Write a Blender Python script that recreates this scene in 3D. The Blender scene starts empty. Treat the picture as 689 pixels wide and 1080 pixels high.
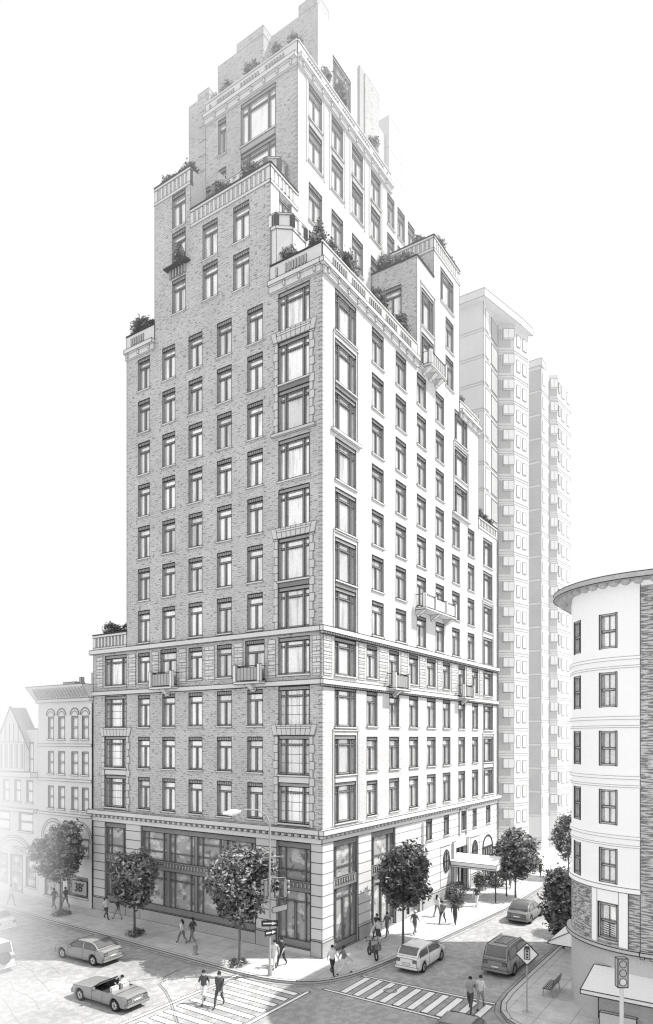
import bpy, math, random
from mathutils import Vector, Matrix
random.seed(7)
C = bpy.context.scene.collection
D = bpy.data
SC = bpy.context.scene

# ------------------------------------------------------------------ materials
MATS = {}

def painted_haze_out(nt, shader, white_glow=0.0):
    """white haze painted in as glow, stronger towards the far left end of the avenue (world position only)"""
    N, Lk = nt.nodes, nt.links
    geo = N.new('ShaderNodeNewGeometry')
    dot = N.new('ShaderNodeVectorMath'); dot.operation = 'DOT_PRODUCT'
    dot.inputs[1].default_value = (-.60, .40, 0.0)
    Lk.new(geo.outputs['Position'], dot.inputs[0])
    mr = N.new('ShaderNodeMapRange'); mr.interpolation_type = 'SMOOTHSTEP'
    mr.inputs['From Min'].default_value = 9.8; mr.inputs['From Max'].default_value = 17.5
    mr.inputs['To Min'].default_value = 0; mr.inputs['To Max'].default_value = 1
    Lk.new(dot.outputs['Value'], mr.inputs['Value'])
    # second painted fade: growing whiter down the side street
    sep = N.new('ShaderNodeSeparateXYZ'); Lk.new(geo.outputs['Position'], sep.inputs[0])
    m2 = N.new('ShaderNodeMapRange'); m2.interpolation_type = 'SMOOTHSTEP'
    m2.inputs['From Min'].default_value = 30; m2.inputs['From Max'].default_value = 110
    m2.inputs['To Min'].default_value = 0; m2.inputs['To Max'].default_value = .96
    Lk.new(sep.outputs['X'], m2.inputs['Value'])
    # and high up, where the tower top is painted whiter
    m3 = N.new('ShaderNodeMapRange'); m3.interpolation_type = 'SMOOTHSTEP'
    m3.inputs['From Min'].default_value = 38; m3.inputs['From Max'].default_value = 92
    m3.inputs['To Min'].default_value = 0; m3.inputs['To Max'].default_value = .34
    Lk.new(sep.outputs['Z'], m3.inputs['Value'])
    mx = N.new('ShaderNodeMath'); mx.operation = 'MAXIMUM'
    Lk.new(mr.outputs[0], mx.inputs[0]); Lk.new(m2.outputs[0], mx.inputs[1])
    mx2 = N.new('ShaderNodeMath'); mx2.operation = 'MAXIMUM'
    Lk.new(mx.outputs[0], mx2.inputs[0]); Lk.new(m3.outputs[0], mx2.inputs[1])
    mx3 = N.new('ShaderNodeMath'); mx3.operation = 'MAXIMUM'; mx3.inputs[1].default_value = white_glow; Lk.new(mx2.outputs[0], mx3.inputs[0]); mx2 = mx3
    em = N.new('ShaderNodeEmission'); em.inputs[0].default_value = (1, 1, 1, 1); em.inputs[1].default_value = 1.0  # white emission painted into every material as haze
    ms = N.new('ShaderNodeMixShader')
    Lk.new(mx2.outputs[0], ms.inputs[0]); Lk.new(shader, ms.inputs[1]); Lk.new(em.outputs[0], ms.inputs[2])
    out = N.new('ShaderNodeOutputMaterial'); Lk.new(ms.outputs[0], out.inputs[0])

def M(name, base=.7, kind='plain', rough=.85, var=.1, gloss=0.0, white_glow=0.0):
    if name in MATS: return MATS[name]
    m = D.materials.new(name); m.use_nodes = True
    nt = m.node_tree; nt.nodes.clear(); N, Lk = nt.nodes, nt.links
    geo = N.new('ShaderNodeNewGeometry')
    pos = geo.outputs['Position']

    def noise(scale, vec=pos, detail=3, sc3=None):
        if sc3:
            mp = N.new('ShaderNodeVectorMath'); mp.operation = 'MULTIPLY'
            mp.inputs[1].default_value = sc3; Lk.new(vec, mp.inputs[0]); vec = mp.outputs[0]
        n = N.new('ShaderNodeTexNoise'); n.inputs['Scale'].default_value = scale; n.inputs['Detail'].default_value = detail
        Lk.new(vec, n.inputs['Vector']); return n.outputs['Fac']

    def ramp(v, a, b, c0, c1):
        r = N.new('ShaderNodeMapRange'); r.interpolation_type = 'SMOOTHSTEP'
        r.inputs['From Min'].default_value = a; r.inputs['From Max'].default_value = b
        r.inputs['To Min'].default_value = c0; r.inputs['To Max'].default_value = c1
        Lk.new(v, r.inputs['Value']); return r.outputs[0]

    def mul(a, b):
        x = N.new('ShaderNodeMath'); x.operation = 'MULTIPLY'
        for i, q in enumerate((a, b)):
            if isinstance(q, (int, float)): x.inputs[i].default_value = q
            else: Lk.new(q, x.inputs[i])
        return x.outputs[0]
    # graphite grain everywhere
    v = mul(ramp(noise(9), .3, .7, 1 - var, 1 + var * .6), base)
    v = mul(v, ramp(noise(.35, detail=2), .3, .7, 1 - var * .7, 1 + var * .4))
    if kind in ('brick', 'sunlitbrick', 'roughbrick', 'block'):
        sep = N.new('ShaderNodeSeparateXYZ'); Lk.new(pos, sep.inputs[0])
        ad = N.new('ShaderNodeMath'); ad.operation = 'ADD'; Lk.new(sep.outputs[0], ad.inputs[0]); Lk.new(sep.outputs[1], ad.inputs[1])
        cb = N.new('ShaderNodeCombineXYZ'); Lk.new(ad.outputs[0], cb.inputs[0]); Lk.new(sep.outputs[2], cb.inputs[1])
        b = N.new('ShaderNodeTexBrick'); b.inputs['Scale'].default_value = 1
        bw, bh, mo, dk = {'sunlitbrick': (.46, .15, .014, .86), 'brick': (.46, .15, .018, .72), 'roughbrick': (.42, .09, .012, .75), 'block': (.8, .36, .03, .45)}[kind]
        b.inputs['Brick Width'].default_value = bw; b.inputs['Row Height'].default_value = bh
        b.inputs['Mortar Size'].default_value = mo; b.inputs['Mortar Smooth'].default_value = .3
        c1 = 1.0; c2 = {'sunlitbrick': .95, 'brick': .88, 'roughbrick': .92, 'block': .93}[kind]
        b.inputs['Color1'].default_value = (c1, c1, c1, 1); b.inputs['Color2'].default_value = (c2, c2, c2, 1)
        b.inputs['Mortar'].default_value = (dk, dk, dk, 1)
        Lk.new(cb.outputs[0], b.inputs['Vector'])
        v = mul(v, b.outputs['Color'])
        # short dark pencil dashes on scattered bricks
        sc = (2.6, 11, 1) if kind != 'roughbrick' else (1.6, 13, 1)
        n = noise(1.0, cb.outputs[0], 2, sc)
        lo = {'sunlitbrick': (.62, .68, .74), 'brick': (.585, .63, .45), 'roughbrick': (.47, .53, .38), 'block': (.66, .72, .8)}[kind]
        v = mul(v, ramp(n, lo[0], lo[1], 1, lo[2]))
    if kind == 'road':
        v = mul(v, ramp(noise(2.2, detail=6), .42, .62, .84, 1.06))
        v = mul(v, ramp(noise(7, detail=4), .62, .70, 1, .72))
        v = mul(v, ramp(noise(.16, detail=3), .35, .65, .86, 1.06))
    if kind == 'paving':
        b = N.new('ShaderNodeTexBrick'); b.inputs['Scale'].default_value = 1; b.offset = 0
        b.inputs['Brick Width'].default_value = 1.6; b.inputs['Row Height'].default_value = 1.6
        b.inputs['Mortar Size'].default_value = .025
        b.inputs['Color1'].default_value = (1, 1, 1, 1); b.inputs['Color2'].default_value = (.96, .96, .96, 1)
        b.inputs['Mortar'].default_value = (.66, .66, .66, 1)
        Lk.new(pos, b.inputs['Vector']); v = mul(v, b.outputs['Color'])
        v = mul(v, ramp(noise(1.1, detail=5), .35, .65, .9, 1.05))
    if kind == 'glass':
        oi = N.new('ShaderNodeObjectInfo')
        v = mul(v, ramp(oi.outputs['Random'], 0, 1, .80, 1.12))
        # curtains: soft vertical folds
        sep = N.new('ShaderNodeSeparateXYZ'); Lk.new(pos, sep.inputs[0])
        ad = N.new('ShaderNodeMath'); ad.operation = 'ADD'; Lk.new(sep.outputs[0], ad.inputs[0]); Lk.new(sep.outputs[1], ad.inputs[1])
        cb = N.new('ShaderNodeCombineXYZ'); Lk.new(ad.outputs[0], cb.inputs[0]); Lk.new(mul(sep.outputs[2], .12), cb.inputs[1])
        v = mul(v, ramp(noise(2.4, cb.outputs[0], 3), .5, .68, 1, .72))
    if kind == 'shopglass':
        v = mul(v, ramp(noise(.8, detail=4, sc3=(1, 1, 1.6)), .52, .58, 1, 1.55))  # pale noise patches painted as reflections
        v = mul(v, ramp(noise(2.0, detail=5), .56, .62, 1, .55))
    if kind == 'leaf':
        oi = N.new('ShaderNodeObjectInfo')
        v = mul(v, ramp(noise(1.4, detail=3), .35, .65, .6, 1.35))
    cbn = N.new('ShaderNodeCombineColor')
    for i in range(3): Lk.new(v, cbn.inputs[i])
    bs = N.new('ShaderNodeBsdfPrincipled')
    Lk.new(cbn.outputs[0], bs.inputs['Base Color'])
    bs.inputs['Roughness'].default_value = rough
    if kind == 'glass': bs.inputs['Metallic'].default_value = .6
    bs.inputs['Specular IOR Level'].default_value = .5 if gloss else .12
    if gloss: bs.inputs['Coat Weight'].default_value = gloss; bs.inputs['Coat Roughness'].default_value = .08
    painted_haze_out(nt, bs.outputs[0], white_glow)
    MATS[name] = m
    return m

M('brick', .63, 'brick'); M('brick_sunlit', .70, 'sunlitbrick'); M('stone', .72, var=.06); M('stone_dark', .5); M('stone_light', .80, var=.04)  # the side-street brick is a lighter copy with sunlight painted in
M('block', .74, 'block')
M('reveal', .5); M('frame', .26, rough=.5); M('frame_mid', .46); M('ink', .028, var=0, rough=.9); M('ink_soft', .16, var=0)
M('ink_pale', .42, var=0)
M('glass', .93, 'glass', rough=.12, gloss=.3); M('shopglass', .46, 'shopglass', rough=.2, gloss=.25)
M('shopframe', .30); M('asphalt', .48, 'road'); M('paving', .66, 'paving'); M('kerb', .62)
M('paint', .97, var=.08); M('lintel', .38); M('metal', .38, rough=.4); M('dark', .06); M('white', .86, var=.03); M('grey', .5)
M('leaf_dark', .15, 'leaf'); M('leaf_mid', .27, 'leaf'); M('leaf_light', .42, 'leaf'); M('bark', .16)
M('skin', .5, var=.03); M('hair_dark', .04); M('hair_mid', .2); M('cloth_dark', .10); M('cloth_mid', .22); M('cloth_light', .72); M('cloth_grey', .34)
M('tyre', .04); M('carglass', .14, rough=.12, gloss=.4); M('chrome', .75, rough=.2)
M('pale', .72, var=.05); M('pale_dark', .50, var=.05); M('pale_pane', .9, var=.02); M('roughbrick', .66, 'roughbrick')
M('stucco', .97, var=.02, white_glow=.4); M('stucco_grey', .6, var=.06); M('soil', .1)  # stucco gets a constant white glow to brighten its shaded wall

# ------------------------------------------------------------------ mesh builder
def R2(x, y, a): return (x * math.cos(a) - y * math.sin(a), x * math.sin(a) + y * math.cos(a))

class MB:
    def __init__(s): s.v = []; s.f = []; s.m = []; s.mats = []; s.sm = []
    def mi(s, mat):
        if mat not in s.mats: s.mats.append(mat)
        return s.mats.index(mat)
    def poly(s, pts, mat, smooth=False):
        n = len(s.v); s.v += [tuple(p) for p in pts]; s.f.append(tuple(range(n, n + len(pts)))); s.m.append(s.mi(mat)); s.sm.append(smooth)
    def add(s, verts, faces, mat, smooth=False):
        n = len(s.v); s.v += [tuple(p) for p in verts]; k = s.mi(mat)
        for f in faces: s.f.append(tuple(i + n for i in f)); s.m.append(k); s.sm.append(smooth)
    def line(s, p, q, w=.04, mat='ink'):
        p, q = Vector(p), Vector(q); d = q - p
        if d.length < 1e-5: return
        d.normalize(); a = Vector((0, 0, 1)) if abs(d.z) < .9 else Vector((1, 0, 0))
        u = d.cross(a).normalized() * w / 2; t = d.cross(u).normalized() * w / 2
        vs = [p + u, p + t, p - u, p - t, q + u, q + t, q - u, q - t]
        s.add(vs, [(0, 1, 5, 4), (1, 2, 6, 5), (2, 3, 7, 6), (3, 0, 4, 7)], mat)
    def pline(s, pts, w=.04, mat='ink', close=False):
        for i in range(len(pts) - 1): s.line(pts[i], pts[i + 1], w, mat)
        if close: s.line(pts[-1], pts[0], w, mat)
    def hexa(s, P, mat, ink=0, inkmat='ink'):
        s.add(P, [(0, 3, 2, 1), (4, 5, 6, 7), (0, 1, 5, 4), (1, 2, 6, 5), (2, 3, 7, 6), (3, 0, 4, 7)], mat)
        if ink:
            for a, b in ((0, 1), (1, 2), (2, 3), (3, 0), (4, 5), (5, 6), (6, 7), (7, 4), (0, 4), (1, 5), (2, 6), (3, 7)):
                s.line(P[a], P[b], ink, inkmat)
    def box(s, x0, x1, y0, y1, z0, z1, mat, ink=0, inkmat='ink'):
        s.hexa([(x0, y0, z0), (x1, y0, z0), (x1, y1, z0), (x0, y1, z0), (x0, y0, z1), (x1, y0, z1), (x1, y1, z1), (x0, y1, z1)], mat, ink, inkmat)
    def prism(s, poly, z0, z1, mat, ink=0, inkmat='ink', smooth=False, cap=True):
        n = len(poly); vs = [(x, y, z0) for x, y in poly] + [(x, y, z1) for x, y in poly]
        s.add(vs, [(i, (i + 1) % n, n + (i + 1) % n, n + i) for i in range(n)], mat, smooth)
        if cap: s.add(vs, [tuple(range(n - 1, -1, -1)), tuple(range(n, 2 * n))], mat)
        if ink:
            for i in range(n):
                j = (i + 1) % n
                s.line(vs[i], vs[j], ink, inkmat); s.line(vs[n + i], vs[n + j], ink, inkmat); 
                if not smooth: s.line(vs[i], vs[n + i], ink, inkmat)
    def tube(s, pts, r, mat, n=8, smooth=True, cap=True):
        pts = [Vector(p) for p in pts]; rs = r if isinstance(r, (list, tuple)) else [r] * len(pts)
        vs = []; prev = None
        for i, p in enumerate(pts):
            d = (pts[min(i + 1, len(pts) - 1)] - pts[max(i - 1, 0)]).normalized()
            if prev is None:
                a = Vector((0, 0, 1)) if abs(d.z) < .9 else Vector((1, 0, 0)); u = d.cross(a).normalized()
            else: u = (prev - d * prev.dot(d)).normalized()
            prev = u; t = d.cross(u)
            for k in range(n):
                an = 2 * math.pi * k / n; vs.append(p + (u * math.cos(an) + t * math.sin(an)) * rs[i])
        fs = [(i * n + k, i * n + (k + 1) % n, (i + 1) * n + (k + 1) % n, (i + 1) * n + k) for i in range(len(pts) - 1) for k in range(n)]
        s.add(vs, fs, mat, smooth)
        if cap: s.add([vs[k] for k in range(n)], [tuple(range(n))], mat); s.add([vs[-n + k] for k in range(n)], [tuple(range(n))], mat)
    def ball(s, c, rx, ry, rz, mat, n=12, m=8, z0=-1.0, jit=0):
        vs = []; 
        for i in range(m + 1):
            ph = math.asin(z0) + (math.pi / 2 - math.asin(z0)) * i / m
            for k in range(n):
                a = 2 * math.pi * k / n; j = 1 + random.uniform(-jit, jit)
                vs.append((c[0] + rx * math.cos(ph) * math.cos(a) * j, c[1] + ry * math.cos(ph) * math.sin(a) * j, c[2] + rz * math.sin(ph) * j))
        s.add(vs, [(i * n + k, i * n + (k + 1) % n, (i + 1) * n + (k + 1) % n, (i + 1) * n + k) for i in range(m) for k in range(n)], mat, True)
    def disc(s, c, axis, r, mat, n=20, r0=0):
        ax = Vector(axis).normalized(); a = Vector((0, 0, 1)) if abs(ax.z) < .9 else Vector((1, 0, 0))
        u = ax.cross(a).normalized(); t = ax.cross(u); c = Vector(c)
        P = [c + (u * math.cos(2 * math.pi * k / n) + t * math.sin(2 * math.pi * k / n)) * r for k in range(n)]
        if r0:
            Q = [c + (u * math.cos(2 * math.pi * k / n) + t * math.sin(2 * math.pi * k / n)) * r0 for k in range(n)]
            s.add(P + Q, [(k, (k + 1) % n, n + (k + 1) % n, n + k) for k in range(n)], mat)
        else: s.poly(P, mat)
    def xf(s, o, T):
        """append another builder, transformed"""
        n = len(s.v); s.v += [tuple(T @ Vector(p)) for p in o.v]
        for f, m, q in zip(o.f, o.m, o.sm): s.f.append(tuple(i + n for i in f)); s.m.append(s.mi(o.mats[m])); s.sm.append(q)
    def mesh(s, name):
        me = D.meshes.new(name); me.from_pydata(s.v, [], s.f)
        for m in s.mats: me.materials.append(MATS[m])
        me.polygons.foreach_set('material_index', s.m); me.polygons.foreach_set('use_smooth', s.sm)
        me.update(); return me
    def build(s, name, parent=None, label=None, cat=None, group=None, kind=None, loc=None, rz=0):
        o = D.objects.new(name, s.mesh(name)); C.objects.link(o)
        if parent: o.parent = parent
        if loc: o.location = loc
        if rz: o.rotation_euler.z = rz
        return tag(o, label, cat, group, kind)

def tag(o, label=None, cat=None, group=None, kind=None):
    if label: o['label'] = label
    if cat: o['category'] = cat
    if group: o['group'] = group
    if kind: o['kind'] = kind
    return o

def empty(name, loc, label, cat, group=None, rz=0):
    o = D.objects.new(name, None); C.objects.link(o); o.location = loc; o.rotation_euler.z = rz
    o.empty_display_size = .2
    return tag(o, label, cat, group)

def inst(me, name, parent, loc, rz=0):
    o = D.objects.new(name, me); C.objects.link(o); o.parent = parent; o.location = loc; o.rotation_euler.z = rz; return o

# facades: (s along the wall, z up, d outward)
def LF(X0): return lambda s, z, d=0: (X0 - d, s, z)
def RF(Y0): return lambda s, z, d=0: (s, Y0 - d, z)
def fbox(mb, F, s0, s1, z0, z1, d0, d1, mat, ink=0, inkmat='ink'):
    mb.hexa([F(s0, z0, d0), F(s1, z0, d0), F(s1, z0, d1), F(s0, z0, d1), F(s0, z1, d0), F(s1, z1, d0), F(s1, z1, d1), F(s0, z1, d1)], mat, ink, inkmat)

def wall(mb, F, s0, s1, z0, z1, holes, mat, rd=.32, step=None, ink=.045, rmat='reveal', inkmat='ink'):
    hs = [h for h in holes if h[0] >= s0 - .01 and h[1] <= s1 + .01 and h[2] >= z0 - .01 and h[3] <= z1 + .01]
    S = {s0, s1}; Z = {z0, z1}
    for h in hs: S |= {h[0], h[1]}; Z |= {h[2], h[3]}
    if step:
        k = s0
        while k < s1: S.add(k); k += step
    S, Z = sorted(S), sorted(Z)
    for i in range(len(S) - 1):
        run = None
        for j in range(len(Z) - 1):
            cs, cz = (S[i] + S[i + 1]) / 2, (Z[j] + Z[j + 1]) / 2
            hit = any(h[0] < cs < h[1] and h[2] < cz < h[3] for h in hs)
            if not hit:
                mb.poly([F(S[i], Z[j]), F(S[i + 1], Z[j]), F(S[i + 1], Z[j + 1]), F(S[i], Z[j + 1])], mat)
    for a, b, c, d in [h[:4] for h in hs]:
        for p, q in (((a, c), (b, c)), ((b, c), (b, d)), ((b, d), (a, d)), ((a, d), (a, c))):
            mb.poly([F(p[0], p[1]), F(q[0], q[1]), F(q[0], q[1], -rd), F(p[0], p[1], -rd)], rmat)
            if ink: mb.line(F(p[0], p[1], .0), F(q[0], q[1], .0), ink, inkmat)

def joints(mb, F, s0, s1, zs, holes, w=.035, d=.0, mat='ink_soft'):
    for z in zs:
        cuts = sorted([(h[0], h[1]) for h in holes if h[2] < z < h[3] and h[1] > s0 and h[0] < s1])
        a = s0
        for c0, c1 in cuts:
            if c0 > a: mb.line(F(a, z, d), F(c0, z, d), w, mat)
            a = max(a, c1)
        if a < s1: mb.line(F(a, z, d), F(s1, z, d), w, mat)

# ------------------------------------------------------------------ world, sun, camera
w = D.worlds.new('World'); SC.world = w; w.use_nodes = True
bg = w.node_tree.nodes.get('Background') or w.node_tree.nodes.new('ShaderNodeBackground')
bg.inputs[0].default_value = (1, 1, 1, 1); bg.inputs[1].default_value = 1.0
L = D.lights.new('Sun', 'SUN'); L.energy = 5.0; L.angle = math.radians(.5); L.color = (1, .985, .97)
so = D.objects.new('Sun', L); C.objects.link(so)
el = math.radians(55)
sd = Vector((-.5565 * math.cos(el), .8309 * math.cos(el), -math.sin(el)))
so.rotation_euler = sd.to_track_quat('-Z', 'Y').to_euler(); so.location = (30, -40, 90)
cam = D.cameras.new('Camera'); co = D.objects.new('Camera', cam); C.objects.link(co); SC.camera = co
co.location = (-36.40, -24.72, 14.5)
# camera x axis in world = (.5565,-.8309), view axis = (.8309,.5565)
co.rotation_euler = Vector((.8309, .5565, 0)).to_track_quat('-Z', 'Y').to_euler()
cam.sensor_fit = 'VERTICAL'; cam.sensor_height = 24; cam.lens = 713 / 1080 * 24; cam.shift_y = 238 / 1080
cam.clip_end = 3000; cam.clip_start = .5
SC.view_settings.view_transform = 'Standard'; SC.view_settings.look = 'None'
try: SC.cycles.use_denoising = True; SC.cycles.denoiser = 'OPENIMAGEDENOISE'
except Exception: pass
SC.cycles.max_bounces = 5; SC.cycles.diffuse_bounces = 3; SC.cycles.sample_clamp_indirect = 4
SC.cycles.filter_width = 1.3
SC.render.film_transparent = False

# ------------------------------------------------------------------ ground
g = MB(); g.box(-400, 900, -500, 700, -.3, 0, 'asphalt'); g.build('ground', kind='structure')
def outline_slab(name, poly, zt, mat, kerb_idx=None):
    mb = MB(); mb.prism(poly, .004, zt, mat); o = mb.build(name, kind='structure')
    if kerb_idx:
        kb = MB(); P = [Vector((*poly[i], 0)) for i in kerb_idx]
        for i in range(len(P) - 1):
            d = (P[i + 1] - P[i]).normalized(); n = Vector((d.y, -d.x, 0))
            a, b = P[i], P[i + 1]
            q0, q1 = a + n * .02, b + n * .02; r0, r1 = a - n * .26, b - n * .26
            kb.hexa([(q0.x, q0.y, .002), (q1.x, q1.y, .002), (r1.x, r1.y, .002), (r0.x, r0.y, .002), (q0.x, q0.y, zt + .012), (q1.x, q1.y, zt + .012), (r1.x, r1.y, zt + .012), (r0.x, r0.y, zt + .012)], 'kerb')
            z = zt + .014
            kb.line((q0.x, q0.y, z), (q1.x, q1.y, z), .05, 'ink'); kb.line((r0.x, r0.y, z), (r1.x, r1.y, z), .035, 'ink_soft')
            kb.line((q0.x + n.x * .02, q0.y + n.y * .02, .01), (q1.x + n.x * .02, q1.y + n.y * .02, .01), .05, 'ink_soft')
            s2 = n * .32
            kb.line((q0.x + s2.x, q0.y + s2.y, .006), (q1.x + s2.x, q1.y + s2.y, .006), .03, 'ink_soft')
        kb.build('kerb', kind='structure')
    return o
K = [(-4.0, 160), (-4.05, 60), (-4.1, 30), (-4.45, 18), (-4.8, 8), (-5.0, 3), (-4.95, 1.2), (-4.75, 0), (-4.35, -1.1), (-3.7, -2.0), (-2.8, -2.7), (-1.6, -3.2), (0, -3.55), (3.2, -4.0), (8, -4.6), (19, -5.6), (60, -6.0), (300, -6.0)]
# travelling -Y then +X: the road is on the right hand side of the direction, n=(dy,-dx)
SW = .13
outline_slab('sidewalk', K + [(300, 160)], SW, 'paving', list(range(len(K))))
K2 = [(300, -12.4), (60, -12.3), (20, -12.2), (5, -12.05), (1, -12.05), (-.6, -12.2), (-1.7, -12.55), (-2.6, -13.2), (-3.2, -14.1), (-3.7, -15.5), (-4.6, -18), (-5.3, -20), (-5.4, -100)]
outline_slab('sidewalk', K2 + [(300, -100)], SW, 'paving', list(range(len(K2))))
K3 = [(-23, -200), (-23, -16), (-24, -14), (-26, -13), (-200, -13)]
outline_slab('sidewalk', K3 + [(-200, -200)], SW, 'paving', list(range(len(K3))))
K4 = [(-200, -3), (-26, -3), (-24, -2), (-23, 0), (-22.6, 160)]
outline_slab('sidewalk', K4 + [(-200, 160)], SW, 'paving', list(range(len(K4))))

# painted markings
mk = MB()
def strip(mb, a, b, wd, z=.005, mat='paint', ink=.03):
    a, b = Vector((*a, 0)), Vector((*b, 0)); d = (b - a).normalized(); n = Vector((-d.y, d.x, 0)) * wd / 2
    P = [(p.x, p.y, z) for p in (a + n, a - n, b - n, b + n)]
    mb.poly(P, mat)
    if ink: mb.pline([(x, y, z + .002) for x, y, _ in P], .04, 'ink', True)
for i in range(10):
    y = -4.1 - i * .84
    strip(mk, (-3.95, y), (-1.05, y - .02), .42)
strip(mk, (-1.0, -3.6), (-.75, -11.9), .22, .009); strip(mk, (-4.1, -2.9), (-4.2, -12.6), .22, .009)
mk.build('crosswalk_markings', kind='structure')
mk = MB()
for i in range(16):
    x = -5.6 - i * .95
    strip(mk, (x, 2.35), (x - .05, -2.1), .44)
strip(mk, (-5.0, 2.75), (-22, 3.1), .24, .009); strip(mk, (-4.9, -2.4), (-22, -2.3), .24, .009)
mk.build('crosswalk_markings', kind='structure')
mk = MB()
pts = [(-13.6, -1.5), (-12.2, .6), (-10.4, 3.0), (-9.5, 4.4), (-8.9, 5.6), (-8.0, 6.2), (-6.5, 6.4), (-5.2, 6.3)]
mk.pline([(x, y, .012) for x, y in pts], .06, 'ink_pale')
mk.pline([(x + .12, y, .012) for x, y in pts], .03, 'ink_soft')
for k in range(5):
    x = -11 - k * 1.9; y = 12 - k * 2
    mk.pline([(x + random.uniform(-.3, .3) + t * .3, y + t * 1.3 + random.uniform(-.2, .2), .008) for t in range(7)], .03, 'ink_pale')
mk.build('road_cracks', kind='structure')
mk = MB(); mk.disc((-2.2, -6.2, .006), (0, 0, 1), .38, 'stone_dark', 20); mk.disc((-12.3, 1.4 + 9, .006), (0, 0, 1), .38, 'stone_dark', 20)
mk.pline([(-2.2 + .38 * math.cos(a / 3), -6.2 + .38 * math.sin(a / 3), .008) for a in range(19)], .03)
mk.build('manhole_cover', label='round iron manhole cover set in the side street crossing', cat='manhole cover')

# ------------------------------------------------------------------ the tower
TW = empty('apartment_tower', (0, 0, 0), 'tall stepped brick and stone apartment tower on the street corner, with planted setback terraces', 'apartment building')

# --- windows, local frame: x across, y inwards, z up from the sill
def narrow(w, h):
    f, p = MB(), MB()
    f.box(-w / 2 + .02, w / 2 - .02, .05, .2, h - .25, h - .02, 'lintel', .03)
    n = int(w / .16)
    for i in range(1, n): f.line((-w / 2 + i * w / n, .04, h - .24), (-w / 2 + i * w / n, .04, h - .03), .03)
    f.line((-w / 2, .06, h - .28), (w / 2, .06, h - .28), .07)
    for s in (-1, 1): f.box(s * (w / 2 - .05) - .05, s * (w / 2 - .05) + .05, .12, .30, .02, h - .25, 'frame_mid', .024)
    f.box(-.075, .075, .13, .30, .1, h * .68, 'frame', .03)
    f.box(-w / 2 + .14, w / 2 - .14, .11, .28, h * .68, h * .68 + .12, 'frame', .03)
    f.box(-w / 2 + .14, w / 2 - .14, .13, .30, .02, .12, 'frame_mid', .025)
    f.box(-w / 2 - .08, w / 2 + .08, -.09, .1, -.12, 0, 'stone', .028)
    p.poly([(-w / 2 + .1, .20, .05), (w / 2 - .1, .20, .05), (w / 2 - .1, .20, h - .24), (-w / 2 + .1, .20, h - .24)], 'glass')
    return f, p
def wide(w, h):
    f, p = MB(), MB()
    f.box(-w / 2 + .02, w / 2 - .02, .05, .2, h - .26, h - .02, 'lintel', .03)
    f.line((-w / 2, .06, h - .25), (w / 2, .06, h - .25), .07)
    for s in (-1, 1):
        f.box(s * (w / 2 - .05) - .05, s * (w / 2 - .05) + .05, .10, .30, .02, h - .26, 'frame_mid', .024)
        x = s * w * .29; f.box(x - .07, x + .07, .08, .30, .02, h - .26, 'frame', .035)
    z = h * .74
    f.box(-w / 2 + .14, w / 2 - .14, .11, .28, z, z + .12, 'frame', .03)
    n = 7
    for i in range(1, n): f.line((-w * .2 + i * w * .4 / n, .10, z - .1), (-w * .2 + i * w * .4 / n, .10, z + .02), .035)
    f.box(-w / 2 + .14, w / 2 - .14, .13, .30, .02, .13, 'frame_mid', .025)
    f.box(-w / 2 - .1, w / 2 + .1, -.1, .1, -.13, 0, 'stone', .028)
    p.poly([(-w / 2 + .1, .20, .05), (w / 2 - .1, .20, .05), (w / 2 - .1, .20, h - .24), (-w / 2 + .1, .20, h - .24)], 'glass')
    return f, p
def grided(w, h):
    f, p = wide(w, h)
    for x in (-w * .4, -w * .12, w * .12, w * .4): f.line((x, .20, .1), (x, .20, h - .3), .028)
    for z in (h * .3, h * .52): f.line((-w / 2 + .1, .18, z), (w / 2 - .1, .18, z), .028)
    return f, p
KINDS = {'narrow': narrow, 'wide': wide, 'grided': grided}
NAMES = {'narrow': 'casement_window', 'wide': 'picture_window', 'grided': 'picture_window'}
WIN = []           # (face 'L'/'R', plane, s0, s1, z0, z1, kind)
def W(face, plane, s0, s1, z0, z1, kind='narrow'): WIN.append((face, plane, round(s0, 3), round(s1, 3), round(z0, 3), round(z1, 3), kind))

Lcols = [(4.98, 6.34), (7.84, 9.22), (10.72, 12.10), (13.56, 14.93), (16.38, 17.71)]
kz = lambda k: (44.56 - 3.335 * (6 - k) - 2.52, 44.56 - 3.335 * (6 - k))
lowz = [(8.85, 11.35), (12.1, 14.55), (15.35, 17.85)]; z6 = (18.85, 21.2)
for k in range(7):
    a, b = kz(k)
    for c in Lcols: W('L', 0, *c, a, b)
    W('L', 0, 1.01, 3.58, a - .15 if k not in (1, 5) else a - .25, b + .1, 'wide')
    if k >= 1: pass
for i, (a, b) in enumerate(lowz):
    for c in Lcols: W('L', 0, *c, a, b)
    W('L', 0, 1.01, 3.58, a - .1, b + .1, 'grided'); W('L', 0, 19.12, 21.78, a - .05, b + .05, 'grided')
for j, c in enumerate(Lcols):
    if j in (0, 3): W('L', 0, c[0] - .15, c[1] + .2, 18.5, 21.3)
    else: W('L', 0, *c, *z6)
W('L', 0, 1.01, 3.58, 18.75, 21.25, 'wide'); W('L', 0, 19.12, 21.78, 18.75, 21.25, 'wide')
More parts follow.
